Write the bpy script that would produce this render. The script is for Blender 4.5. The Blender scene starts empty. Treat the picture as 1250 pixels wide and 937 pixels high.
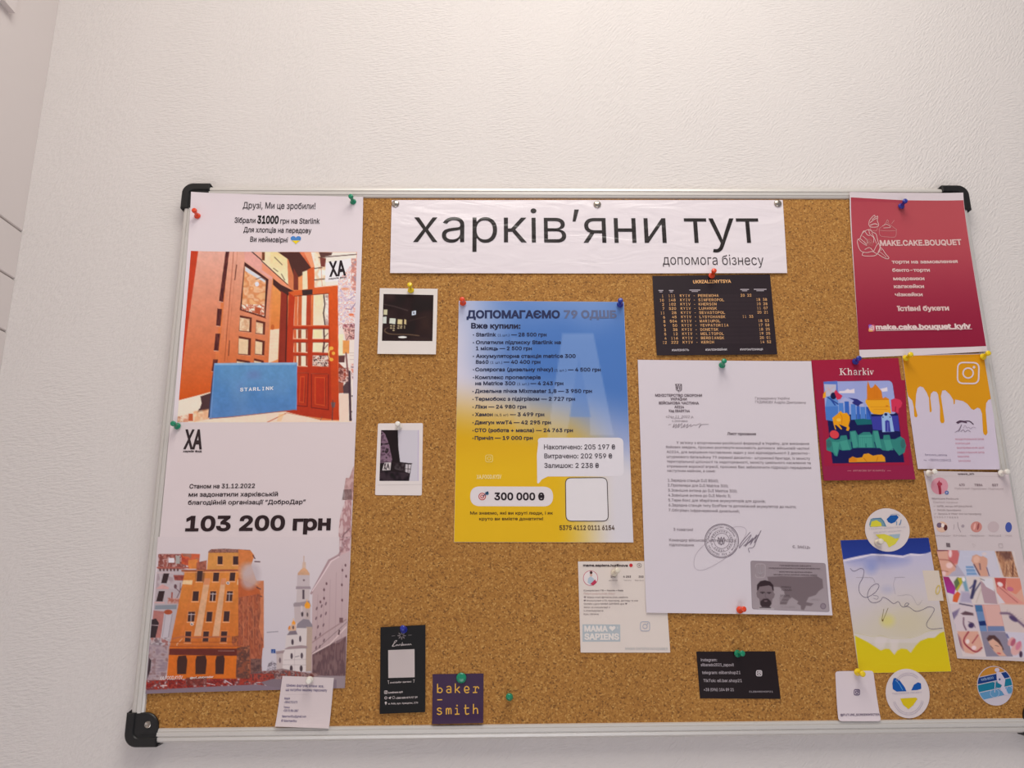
import bpy, math, random
import numpy as np
from mathutils import Vector, Matrix
from mathutils.geometry import delaunay_2d_cdt

# ------------------------------------------------------------------ camera
# Board frame: X right, Y down, depth into the wall; the board's front centre stands at height ZC.
ZC = 1.60
RM = np.array([[0.9997903, 0.0074366, -0.0190784], [-0.0026025, 0.9703130, 0.2418385], [0.0203105, -0.2417382, 0.9701289]])
RM = np.linalg.qr(RM.T)[0].T * np.sign(np.diag(np.linalg.qr(RM.T)[1]))[:, None]
CB = np.array([-0.1068035, 0.1558599, -0.8927175])
F, CX, CY = 939.0, 625.0, 468.5
def wv(b): return Vector((b[0], b[2], -b[1]))
scene = bpy.context.scene
COL = scene.collection
cd = bpy.data.cameras.new('camera'); cam = bpy.data.objects.new('camera', cd); COL.objects.link(cam)
cd.sensor_width = 36.0; cd.lens = F / 1250 * 36.0; cd.clip_start = 0.02
r_, u_, b_ = wv(RM[0]), -wv(RM[1]), -wv(RM[2])
cam.matrix_world = Matrix.Translation((CB[0], CB[2], ZC - CB[1])) @ Matrix((r_, u_, b_)).transposed().to_4x4()
scene.camera = cam

# ------------------------------------------------------------------ world, lamps, exposure
w = bpy.data.worlds.new('room_air'); scene.world = w; w.use_nodes = True
w.node_tree.nodes['Background'].inputs[0].default_value = (0.90, 0.90, 1.0, 1)
w.node_tree.nodes['Background'].inputs[1].default_value = 0.27
def area(name, loc, target, sx, sy, power, col):
    l = bpy.data.lights.new(name, 'AREA'); l.shape = 'RECTANGLE'; l.size = sx; l.size_y = sy; l.energy = power; l.color = col
    o = bpy.data.objects.new(name, l); COL.objects.link(o); o.location = loc
    o.rotation_euler = (Vector(target) - Vector(loc)).to_track_quat('-Z', 'Y').to_euler()
    return o
area('ceiling_light', (0.05, -0.80, 2.72), (0.05, -0.45, 1.0), 0.8, 0.8, 10.8, (1.0, 0.965, 0.90))
area('low_fill_light', (-0.2, -1.9, 0.35), (0.0, 0.0, 1.35), 1.4, 0.8, 8.5, (0.90, 0.93, 1.0))  # added fill low in front, standing in for floor bounce; not a window
area('side_lamp', (-1.15, -1.35, 1.85), (-0.4, 0.0, 1.45), 0.7, 0.7, 7.0, (1.0, 0.96, 0.90))
scene.view_settings.view_transform = 'Standard'; scene.view_settings.look = 'None'
scene.view_settings.exposure = 0.34; scene.view_settings.gamma = 1.0
scene.view_settings.use_curve_mapping = False

# ------------------------------------------------------------------ pixels -> points
def at(x, y, d):
    """points on the plane at depth d that the photograph shows at pixel x, y -> (X, Zworld)"""
    x = np.asarray(x, float); y = np.asarray(y, float)
    v = np.stack([(x - CX) / F, (y - CY) / F, np.ones_like(x)], -1) @ RM
    t = (d - CB[2]) / v[..., 2]
    return CB[0] + v[..., 0] * t, ZC - (CB[1] + v[..., 1] * t)
def homog(src, dst):
    A = []
    for (x, y), (u, v) in zip(src, dst):
        A.append([x, y, 1, 0, 0, 0, -u * x, -u * y, -u]); A.append([0, 0, 0, x, y, 1, -v * x, -v * y, -v])
    return np.linalg.svd(np.array(A))[2][-1].reshape(3, 3)
def happly(H, x, y):
    q = H[0, 0] * x + H[0, 1] * y + H[0, 2], H[1, 0] * x + H[1, 1] * y + H[1, 2], H[2, 0] * x + H[2, 1] * y + H[2, 2]
    return q[0] / q[2], q[1] / q[2]
CROP = [0.0, 0.0, 1.0]
def crop(ox=0.0, oy=0.0, s=1.0): CROP[:] = [ox, oy, s]
def px(p):
    p = np.asarray(p, float); return np.stack([CROP[0] + p[..., 0] / CROP[2], CROP[1] + p[..., 1] / CROP[2]], -1)
def lin(c):
    c = np.asarray(c, float) / 255.0
    return np.where(c <= 0.04045, c / 12.92, ((c + 0.055) / 1.055) ** 2.4)

def ink(c, g): return np.clip(lin(c) * g - 0.014, 0.004, 0.93)     # reflectance behind a printed colour, less the paper's sheen

# ------------------------------------------------------------------ materials
def new_mat(name):
    m = bpy.data.materials.new(name); m.use_nodes = True
    return m, m.node_tree, m.node_tree.nodes['Principled BSDF']
def mat_plain(name, col, rough=0.5, metal=0.0, coat=0.0, noise=0.0, trans=0.0):
    m, nt, p = new_mat(name)
    c = lin(col)
    p.inputs['Base Color'].default_value = (*c, 1); p.inputs['Roughness'].default_value = rough
    p.inputs['Metallic'].default_value = metal; p.inputs['Coat Weight'].default_value = coat
    if trans: p.inputs['Subsurface Weight'].default_value = trans; p.inputs['Subsurface Radius'].default_value = (0.004, 0.004, 0.004)
    tc = nt.nodes.new('ShaderNodeTexCoord'); n = nt.nodes.new('ShaderNodeTexNoise'); n.inputs['Scale'].default_value = 160
    nt.links.new(tc.outputs['Object'], n.inputs['Vector'])
    mr = nt.nodes.new('ShaderNodeMapRange'); mr.inputs['To Min'].default_value = max(0.02, rough - 0.05 - noise); mr.inputs['To Max'].default_value = rough + 0.05 + noise
    nt.links.new(n.outputs['Fac'], mr.inputs['Value']); nt.links.new(mr.outputs['Result'], p.inputs['Roughness'])
    return m
def mat_print(name, rough, coat=0.0, bump=0.05, scale=500.0, crinkle=0.0):
    m, nt, p = new_mat(name)
    a = nt.nodes.new('ShaderNodeAttribute'); a.attribute_name = 'Col'
    nt.links.new(a.outputs['Color'], p.inputs['Base Color'])
    p.inputs['Specular IOR Level'].default_value = 0.3
    p.inputs['Roughness'].default_value = rough; p.inputs['Coat Weight'].default_value = coat; p.inputs['Coat Roughness'].default_value = 0.12
    g = nt.nodes.new('ShaderNodeNewGeometry'); n = nt.nodes.new('ShaderNodeTexNoise'); n.inputs['Scale'].default_value = scale
    nt.links.new(g.outputs['Position'], n.inputs['Vector'])
    b = nt.nodes.new('ShaderNodeBump'); b.inputs['Strength'].default_value = bump; b.inputs['Distance'].default_value = 0.0005
    nt.links.new(n.outputs['Fac'], b.inputs['Height'])
    out = b
    if crinkle:
        mp = nt.nodes.new('ShaderNodeMapping'); mp.inputs['Scale'].default_value = (14, 14, 48)
        nt.links.new(g.outputs['Position'], mp.inputs['Vector'])
        n2 = nt.nodes.new('ShaderNodeTexNoise'); n2.inputs['Scale'].default_value = 1.0; n2.inputs['Detail'].default_value = 2.0; n2.inputs['Distortion'].default_value = 1.2
        nt.links.new(mp.outputs['Vector'], n2.inputs['Vector'])
        b2 = nt.nodes.new('ShaderNodeBump'); b2.inputs['Strength'].default_value = crinkle; b2.inputs['Distance'].default_value = 0.004
        nt.links.new(n2.outputs['Fac'], b2.inputs['Height']); nt.links.new(b.outputs['Normal'], b2.inputs['Normal']); out = b2
    nt.links.new(out.outputs['Normal'], p.inputs['Normal'])
    if coat: nt.links.new(out.outputs['Normal'], p.inputs['Coat Normal'])
    return m
M = {}
M['paper'] = mat_print('printed_paper', 0.62)
M['card'] = mat_print('printed_card', 0.42)
M['gloss'] = mat_print('glossy_photo_paper', 0.30, 0.25, 0.03)
M['film'] = mat_print('laminated_sheet', 0.42, 0.35, 0.02, 300, 0.26)
M['soft'] = mat_print('laminated_poster', 0.42, 0.2, 0.02, 300, 0.04)

def mat_wall(name, col, woven=True):
    m, nt, p = new_mat(name); L = nt.links.new
    p.inputs['Roughness'].default_value = 0.72
    g = nt.nodes.new('ShaderNodeNewGeometry')
    big = nt.nodes.new('ShaderNodeTexNoise'); big.inputs['Scale'].default_value = 3.0; L(g.outputs['Position'], big.inputs['Vector'])
    mx = nt.nodes.new('ShaderNodeMixRGB'); c = lin(col)
    mx.inputs[1].default_value = (*(c * 0.985), 1); mx.inputs[2].default_value = (*(c * 1.015), 1)
    L(big.outputs['Fac'], mx.inputs[0]); L(mx.outputs[0], p.inputs['Base Color'])
    prev = None
    if woven:
        # embossed wallpaper: short slanted threads, the slant swapping in soft vertical bands
        def strands(angle, sx, sz, nm):
            mp = nt.nodes.new('ShaderNodeMapping'); mp.inputs['Rotation'].default_value = (0, angle, 0)
            L(g.outputs['Position'], mp.inputs['Vector'])
            m2 = nt.nodes.new('ShaderNodeMapping'); m2.inputs['Scale'].default_value = (sx, 1, sz); L(mp.outputs[0], m2.inputs['Vector'])
            n = nt.nodes.new('ShaderNodeTexNoise'); n.inputs['Scale'].default_value = 1.0; n.inputs['Detail'].default_value = 2.5; n.inputs['Roughness'].default_value = 0.55
            L(m2.outputs[0], n.inputs['Vector']); return n
        n1 = strands(math.radians(52), 130, 420, 'a'); n2 = strands(math.radians(8), 120, 400, 'b')
        bm_ = nt.nodes.new('ShaderNodeMapping'); bm_.inputs['Scale'].default_value = (7, 1, 3); L(g.outputs['Position'], bm_.inputs['Vector'])
        band = nt.nodes.new('ShaderNodeTexNoise'); band.inputs['Scale'].default_value = 1.0; L(bm_.outputs[0], band.inputs['Vector'])
        rp = nt.nodes.new('ShaderNodeValToRGB'); rp.color_ramp.elements[0].position = 0.44; rp.color_ramp.elements[1].position = 0.56; L(band.outputs['Fac'], rp.inputs[0])
        mix = nt.nodes.new('ShaderNodeMixRGB'); L(rp.outputs[0], mix.inputs[0]); L(n1.outputs['Fac'], mix.inputs[1]); L(n2.outputs['Fac'], mix.inputs[2])
        b = nt.nodes.new('ShaderNodeBump'); b.inputs['Strength'].default_value = 1.0; b.inputs['Distance'].default_value = 0.0013
        L(mix.outputs[0], b.inputs['Height']); prev = b
    else:
        n = nt.nodes.new('ShaderNodeTexNoise'); n.inputs['Scale'].default_value = 90; L(g.outputs['Position'], n.inputs['Vector'])
        b = nt.nodes.new('ShaderNodeBump'); b.inputs['Strength'].default_value = 0.15; b.inputs['Distance'].default_value = 0.001
        L(n.outputs['Fac'], b.inputs['Height']); prev = b
    L(prev.outputs['Normal'], p.inputs['Normal'])
    return m
M['wallpaper'] = mat_wall('embossed_wallpaper', (221, 214, 210))
M['plaster'] = mat_wall('painted_panel', (216, 207, 204), False)
M['ceil'] = mat_wall('ceiling_paint', (232, 230, 226), False)

def mat_cork():
    m, nt, p = new_mat('cork'); L = nt.links.new
    p.inputs['Roughness'].default_value = 0.85
    g = nt.nodes.new('ShaderNodeNewGeometry')
    v = nt.nodes.new('ShaderNodeTexVoronoi'); v.inputs['Scale'].default_value = 620; L(g.outputs['Position'], v.inputs['Vector'])
    rp = nt.nodes.new('ShaderNodeValToRGB'); cr = rp.color_ramp
    cols = [(0.0, (124, 82, 36)), (0.12, (153, 104, 46)), (0.30, (168, 115, 51)), (0.62, (177, 124, 57)), (0.88, (187, 135, 66)), (1.0, (203, 156, 86))]
    while len(cr.elements) < len(cols): cr.elements.new(0.5)
    for e, (pp, c) in zip(cr.elements, cols): e.position = pp; e.color = (*lin(c), 1)
    sp = nt.nodes.new('ShaderNodeSeparateColor'); L(v.outputs['Color'], sp.inputs[0]); L(sp.outputs[0], rp.inputs[0])
    n = nt.nodes.new('ShaderNodeTexNoise'); n.inputs['Scale'].default_value = 300; n.inputs['Detail'].default_value = 3; L(g.outputs['Position'], n.inputs['Vector'])
    r2 = nt.nodes.new('ShaderNodeValToRGB'); r2.color_ramp.elements[0].position = 0.30; r2.color_ramp.elements[1].position = 0.40
    r2.color_ramp.elements[0].color = (0.66, 0.60, 0.52, 1); r2.color_ramp.elements[1].color = (1, 1, 1, 1); L(n.outputs['Fac'], r2.inputs[0])
    mu = nt.nodes.new('ShaderNodeMixRGB'); mu.blend_type = 'MULTIPLY'; mu.inputs[0].default_value = 0.9
    L(rp.outputs[0], mu.inputs[1]); L(r2.outputs[0], mu.inputs[2])
    n3 = nt.nodes.new('ShaderNodeTexNoise'); n3.inputs['Scale'].default_value = 6; L(g.outputs['Position'], n3.inputs['Vector'])
    r3 = nt.nodes.new('ShaderNodeValToRGB'); r3.color_ramp.elements[0].color = (0.90, 0.88, 0.86, 1); r3.color_ramp.elements[1].color = (1, 1, 1, 1); L(n3.outputs['Fac'], r3.inputs[0])
    m3 = nt.nodes.new('ShaderNodeMixRGB'); m3.blend_type = 'MULTIPLY'; m3.inputs[0].default_value = 1.0; L(mu.outputs[0], m3.inputs[1]); L(r3.outputs[0], m3.inputs[2])
    L(m3.outputs[0], p.inputs['Base Color'])
    b = nt.nodes.new('ShaderNodeBump'); b.inputs['Strength'].default_value = 0.35; b.inputs['Distance'].default_value = 0.0004
    L(v.outputs['Distance'], b.inputs['Height']); L(b.outputs['Normal'], p.inputs['Normal'])
    return m
M['cork'] = mat_cork()
def mat_alu():
    m, nt, p = new_mat('satin_aluminium'); L = nt.links.new
    p.inputs['Base Color'].default_value = (*lin((214, 209, 203)), 1); p.inputs['Metallic'].default_value = 0.30; p.inputs['Roughness'].default_value = 0.42
    g = nt.nodes.new('ShaderNodeNewGeometry'); n = nt.nodes.new('ShaderNodeTexNoise'); n.inputs['Scale'].default_value = 60; L(g.outputs['Position'], n.inputs['Vector'])
    mr = nt.nodes.new('ShaderNodeMapRange'); mr.inputs['To Min'].default_value = 0.36; mr.inputs['To Max'].default_value = 0.48; L(n.outputs['Fac'], mr.inputs['Value']); L(mr.outputs[0], p.inputs['Roughness'])
    return m
M['alu'] = mat_alu()
M['black'] = mat_plain('black_plastic', (18, 16, 16), 0.45)
M['steel'] = mat_plain('steel', (176, 168, 158), 0.28, 1.0)
M['tack'] = mat_plain('nickel', (190, 180, 168), 0.22, 1.0)
M['red'] = mat_plain('red_plastic', (232, 70, 28), 0.28, coat=0.3, trans=0.15)
M['green'] = mat_plain('green_plastic', (10, 138, 100), 0.28, coat=0.3, trans=0.15)
M['blue'] = mat_plain('blue_plastic', (34, 48, 150), 0.28, coat=0.3, trans=0.15)
M['yellow'] = mat_plain('yellow_plastic', (240, 208, 16), 0.28, coat=0.3, trans=0.15)
M['white'] = mat_plain('white_plastic', (236, 230, 220), 0.28, coat=0.3, trans=0.15)
M['cream'] = mat_plain('cream_plastic', (226, 216, 196), 0.28, coat=0.3, trans=0.15)

# ------------------------------------------------------------------ objects
def tag(o, label=None, cat=None, group=None, kind=None):
    if label: o['label'] = label
    if cat: o['category'] = cat
    if group: o['group'] = group
    if kind: o['kind'] = kind
    return o
def mesh_obj(name, verts, faces, mat, parent=None, cols=None, smooth=False, origin=None):
    me = bpy.data.meshes.new(name); o = bpy.data.objects.new(name, me); COL.objects.link(o)
    V = np.asarray(verts, float)
    if parent is not None: V = V - np.array(parent['_o'])
    elif origin is not None: V = V - np.array(origin); o.location = origin
    me.from_pydata(V.tolist(), [], [tuple(f) for f in faces])
    if cols is not None:
        a = me.color_attributes.new('Col', 'FLOAT_COLOR', 'POINT')
        c = np.ones((len(V), 4), np.float32); c[:, :3] = cols
        a.data.foreach_set('color', c.ravel())
    me.materials.append(mat)
    if smooth: me.polygons.foreach_set('use_smooth', [True] * len(me.polygons))
    me.update()
    if parent is not None: o.parent = parent
    return o
def empty(name, loc):
    o = bpy.data.objects.new(name, None); COL.objects.link(o); o.location = loc; o.empty_display_size = 0.01
    o['_o'] = list(loc)
    return o
def box(x0, x1, y0, y1, z0, z1):
    v = [(x, y, z) for x in (x0, x1) for y in (y0, y1) for z in (z0, z1)]
    return v, [(0, 1, 3, 2), (4, 6, 7, 5), (0, 4, 5, 1), (2, 3, 7, 6), (0, 2, 6, 4), (1, 5, 7, 3)]

# ------------------------------------------------------------------ glyph outlines (the built-in font, nonzero winding)
_gc = {}
try:                                                            # Blender's own bundled interface font; the built-in one if it is missing
    import os
    FONT = bpy.data.fonts.load(os.path.join(bpy.utils.system_resource('DATAFILES'), 'fonts', 'Inter.woff2'))
except Exception:
    FONT = None
def glyphs(txt, res):
    key = (txt, res)
    if key in _gc: return _gc[key]
    c = bpy.data.curves.new('g', 'FONT'); c.body = txt; c.size = 1.0
    if FONT: c.font = FONT
    o = bpy.data.objects.new('g', c); COL.objects.link(o)
    dg = bpy.context.evaluated_depsgraph_get()
    oe = o.evaluated_get(dg); cu = oe.to_curve(dg)
    loops = []
    for s in cu.splines:
        if s.type != 'BEZIER': continue
        bp = s.bezier_points; n = len(bp); pts = []
        for i in range(n):
            a, b = bp[i], bp[(i + 1) % n]
            p0, p1, p2, p3 = [np.array(q[:2]) for q in (a.co, a.handle_right, b.handle_left, b.co)]
            ch = np.linalg.norm(p3 - p0)
            dev = np.linalg.norm((p0 + p3) * 0.5 - (p0 + 3 * p1 + 3 * p2 + p3) / 8)
            k = 1 if dev < 0.002 else res
            for j in range(k):
                t = j / k; pts.append((1 - t) ** 3 * p0 + 3 * t * (1 - t) ** 2 * p1 + 3 * t * t * (1 - t) * p2 + t ** 3 * p3)
        if len(pts) > 2: loops.append(np.array(pts))
    oe.to_curve_clear(); bpy.data.objects.remove(o); bpy.data.curves.remove(c)
    _gc[key] = loops
    return loops
_cap = []
def cap_height():
    if not _cap: _cap.append(float(np.ptp(np.vstack(glyphs('H', 2))[:, 1])))
    return _cap[0]
def embolden(lp, d):
    a = np.roll(lp, 1, 0); b = np.roll(lp, -1, 0)
    e1 = lp - a; e2 = b - lp
    n1 = np.stack([-e1[:, 1], e1[:, 0]], 1); n2 = np.stack([-e2[:, 1], e2[:, 0]], 1)
    n1 /= np.maximum(np.linalg.norm(n1, axis=1), 1e-9)[:, None]; n2 /= np.maximum(np.linalg.norm(n2, axis=1), 1e-9)[:, None]
    m = n1 + n2; l = np.linalg.norm(m, axis=1); m /= np.maximum(l, 1e-6)[:, None]
    k = 1 / np.maximum(l / 2, 0.6)
    return lp + m * (d * k)[:, None]
def winding(loops, p, skip=-1):
    w_ = 0
    for k, lp in enumerate(loops):
        if k == skip: continue
        q = np.roll(lp, -1, 0); y0 = lp[:, 1] <= p[1]; y1 = q[:, 1] <= p[1]
        cr = (q[:, 0] - lp[:, 0]) * (p[1] - lp[:, 1]) - (p[0] - lp[:, 0]) * (q[:, 1] - lp[:, 1])
        w_ += int((y0 & ~y1 & (cr > 0)).sum()) - int((~y0 & y1 & (cr < 0)).sum())
    return w_
def bolder(loops, d):
    out = []
    for k, lp in enumerate(loops):
        q = np.roll(lp, -1, 0); sg = 1 if (lp[:, 0] * q[:, 1] - q[:, 0] * lp[:, 1]).sum() > 0 else -1
        w_ = winding(loops, lp[lp[:, 0].argmin()] - np.array([1e-5, 3e-6]), k)
        grow = (w_ == 0) or (w_ * sg > 0)
        out.append(embolden(lp, -d * sg if grow else d * sg))
    return out
def tri_fill(loops, extra=None):
    """triangulate closed loops by nonzero winding"""
    V = []; E = []
    for lp in loops:
        n = len(V); V += [Vector(p) for p in lp.tolist()]; E += [(n + i, n + (i + 1) % len(lp)) for i in range(len(lp))]
    if extra is not None and len(extra): V += [Vector(p) for p in extra.tolist()]
    vo, eo, fo, _, _, _ = delaunay_2d_cdt(V, E, [], 0, 1e-7)
    vo = np.array([tuple(p) for p in vo]); fo = np.array([tuple(f) for f in fo if len(f) == 3])
    if not len(fo): return vo, fo
    c = vo[fo].mean(1); wn = np.zeros(len(c), int)
    for lp in loops:
        a = lp; b = np.roll(lp, -1, 0)
        for s in range(0, len(c), 4000):
            cc = c[s:s + 4000]
            y0 = a[None, :, 1] <= cc[:, None, 1]; y1 = b[None, :, 1] <= cc[:, None, 1]
            cr = (b[None, :, 0] - a[None, :, 0]) * (cc[:, None, 1] - a[None, :, 1]) - (cc[:, None, 0] - a[None, :, 0]) * (b[None, :, 1] - a[None, :, 1])
            wn[s:s + 4000] += ((y0 & ~y1 & (cr > 0)).sum(1) - (~y0 & y1 & (cr < 0)).sum(1))
    return vo, fo[wn != 0]
def smooth_line(pts, n=6):
    p = np.asarray(pts, float)
    if len(p) < 3: return p
    q = np.vstack([2 * p[0] - p[1], p, 2 * p[-1] - p[-2]]); out = []
    for i in range(1, len(q) - 2):
        for j in range(n):
            t = j / n
            out.append(0.5 * (2 * q[i] + (q[i + 1] - q[i - 1]) * t + (2 * q[i - 1] - 5 * q[i] + 4 * q[i + 1] - q[i + 2]) * t * t + (3 * q[i] - q[i - 1] - 3 * q[i + 1] + q[i + 2]) * t ** 3))
    out.append(q[-2]); return np.array(out)
def round_rect(q, r, n=5):
    """rounded quad, corners q in order, r in the same units"""
    q = np.asarray(q, float); out = []
    for i in range(4):
        c = q[i]; a = q[i - 1] - c; b = q[(i + 1) % 4] - c; la, lb = np.linalg.norm(a), np.linalg.norm(b)
        p0 = c + a / la * r; p2 = c + b / lb * r
        for j in range(n + 1):
            t = j / n; out.append((1 - t) ** 2 * p0 + 2 * t * (1 - t) * c + t * t * p2)
    return np.array(out)
def ellipse(cx, cy, rx, ry, rot=0.0, n=40):
    t = np.arange(n) / n * 2 * math.pi; c, s = math.cos(rot), math.sin(rot)
    x = rx * np.cos(t); y = ry * np.sin(t)
    return np.stack([cx + x * c - y * s, cy + x * s + y * c], 1)

# ------------------------------------------------------------------ a painted area: a fine mesh grid with ink colours
def vnoise(x, y, seed=0):
    xi = np.floor(x).astype(np.int64); yi = np.floor(y).astype(np.int64); fx = x - xi; fy = y - yi
    def h(a, b):
        v = (a * 374761393 + b * 668265263 + seed * 1442695041) & 0xffffffff
        v = ((v ^ (v >> 13)) * 1274126177) & 0xffffffff
        return ((v ^ (v >> 16)) & 0xffff) / 65535.0
    fx = fx * fx * (3 - 2 * fx); fy = fy * fy * (3 - 2 * fy)
    return (h(xi, yi) * (1 - fx) + h(xi + 1, yi) * fx) * (1 - fy) + (h(xi, yi + 1) * (1 - fx) + h(xi + 1, yi + 1) * fx) * fy
class Pic:
    def __init__(self, paper, quad, col, name='printed_picture', res=0.9, layer=1, label=None, px_quad=True):
        self.p = paper; self.name = name; self.layer = layer; self.label = label
        q = px(quad) if px_quad else np.asarray(quad, float)
        w_ = max(np.linalg.norm(q[1] - q[0]), np.linalg.norm(q[2] - q[3])); h_ = max(np.linalg.norm(q[3] - q[0]), np.linalg.norm(q[2] - q[1]))
        self.nx = max(2, int(w_ / res) + 1); self.ny = max(2, int(h_ / res) + 1)
        u, v = np.meshgrid(np.linspace(0, 1, self.nx), np.linspace(0, 1, self.ny))
        self.u, self.v = u, v
        self.X, self.Y = happly(homog([(0, 0), (1, 0), (1, 1), (0, 1)], q), u, v)
        self.c = np.empty((self.ny, self.nx, 3)); self.c[:] = col; self.soft = res
    def _sd(self, P, m):
        X, Y = self.X[m], self.Y[m]; d = np.full(X.shape, 1e9); ins = np.zeros(X.shape, bool)
        n = len(P)
        for i in range(n):
            a = P[i]; b = P[(i + 1) % n]; e = b - a; l2 = e @ e
            if l2 < 1e-12: continue
            t = np.clip(((X - a[0]) * e[0] + (Y - a[1]) * e[1]) / l2, 0, 1)
            d = np.minimum(d, (X - a[0] - t * e[0]) ** 2 + (Y - a[1] - t * e[1]) ** 2)
            cnd = (a[1] > Y) != (b[1] > Y)
            if abs(e[1]) > 1e-12: ins ^= cnd & (X < e[0] * (Y - a[1]) / e[1] + a[0])
        return np.where(ins, -1, 1) * np.sqrt(d)
    def _mask(self, P, pad):
        return (self.X >= P[:, 0].min() - pad) & (self.X <= P[:, 0].max() + pad) & (self.Y >= P[:, 1].min() - pad) & (self.Y <= P[:, 1].max() + pad)
    def cover(self, P, blur=0.0):
        P = px(P); w_ = self.soft * 0.9 + blur / CROP[2]; m = self._mask(P, w_ + 1)
        return m, np.clip(0.5 - self._sd(P, m) / w_, 0, 1)
    def poly(self, P, col, a=1.0, blur=0.0, col2=None, vert=True):
        m, k = self.cover(P, blur); k = (k * a)[:, None]
        c = np.asarray(col, float)
        if col2 is not None:
            Q = px(P); ax = 1 if vert else 0; S = (self.Y if vert else self.X)[m]
            t = np.clip((S - Q[:, ax].min()) / max(1e-6, Q[:, ax].max() - Q[:, ax].min()), 0, 1)[:, None]
            c = c * (1 - t) + np.asarray(col2, float) * t
        self.c[m] = self.c[m] * (1 - k) + c * k
    def rect(self, x0, y0, x1, y1, col, **k): self.poly([(x0, y0), (x1, y0), (x1, y1), (x0, y1)], col, **k)
    def ell(self, cx, cy, rx, ry, col, rot=0.0, **k): self.poly(ellipse(cx, cy, rx, ry, rot, 28), col, **k)
    def line(self, pts, wd, col, a=1.0, sm=False, blur=0.0):
        P = px(smooth_line(pts) if sm else pts); wd = wd / CROP[2] / 2; bl = self.soft * 0.9 + blur / CROP[2]
        m = self._mask(P, wd + bl + 1); X, Y = self.X[m], self.Y[m]; d = np.full(X.shape, 1e9)
        for a_, b_ in zip(P[:-1], P[1:]):
            e = b_ - a_; l2 = max(e @ e, 1e-12); t = np.clip(((X - a_[0]) * e[0] + (Y - a_[1]) * e[1]) / l2, 0, 1)
            d = np.minimum(d, (X - a_[0] - t * e[0]) ** 2 + (Y - a_[1] - t * e[1]) ** 2)
        k = (np.clip(0.5 - (np.sqrt(d) - wd) / bl, 0, 1) * a * min(1.0, max(0.3, 2 * wd / self.soft)))[:, None]
        self.c[m] = self.c[m] * (1 - k) + np.asarray(col, float) * k
    def mottle(self, P, cols, size, a=0.7, seed=1, thr=0.0, blur=0.0, stretch=(1, 1)):
        """break an area up into blotches of the given colours (foliage, rubble, reflections)"""
        m, k = self.cover(P, blur); s = size / CROP[2]
        X, Y = self.X[m] / s / stretch[0], self.Y[m] / s / stretch[1]
        n = vnoise(X, Y, seed) * 0.6 + vnoise(X * 2.1, Y * 2.1, seed + 7) * 0.4
        n = np.clip((n - 0.25) / 0.5, 0, 0.9999); cols = np.asarray(cols, float)
        f = n * (len(cols) - 1); i = f.astype(int); t = (f - i)[:, None]; t = t * t * (3 - 2 * t)
        c = cols[i] * (1 - t) + cols[np.minimum(i + 1, len(cols) - 1)] * t
        k = (k * a * (n >= thr))[:, None]
        self.c[m] = self.c[m] * (1 - k) + c * k
    def grain(self, k=0.07, size=2.2):
        n = vnoise(self.X / size, self.Y / size, 3) * 0.5 + vnoise(self.X / size / 3, self.Y / size / 3, 11) * 0.5 - 0.5
        sat = np.clip((self.c.max(-1) - self.c.min(-1) - 20) / 50, 0, 1)[..., None]; self.c = self.c * (1 + 2 * k * n[..., None] * sat)
    def done(self, parent=None):
        p = self.p; X, Z = at(self.X, self.Y, p.d); X = X.ravel(); Z = Z.ravel()
        Yv = p.surf(X, Z) - 0.00010 * self.layer
        V = np.stack([X, Yv, Z], 1); idx = np.arange(self.nx * self.ny).reshape(self.ny, self.nx)
        Fq = np.stack([idx[:-1, :-1], idx[1:, :-1], idx[1:, 1:], idx[:-1, 1:]], -1).reshape(-1, 4)
        o = mesh_obj(self.name, V, Fq.tolist(), M[p.mat], parent or p.root, ink(np.clip(self.c, 0, 255).reshape(-1, 3), p.gain), smooth=True)
        if self.label: o['label'] = self.label
        return o

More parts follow.
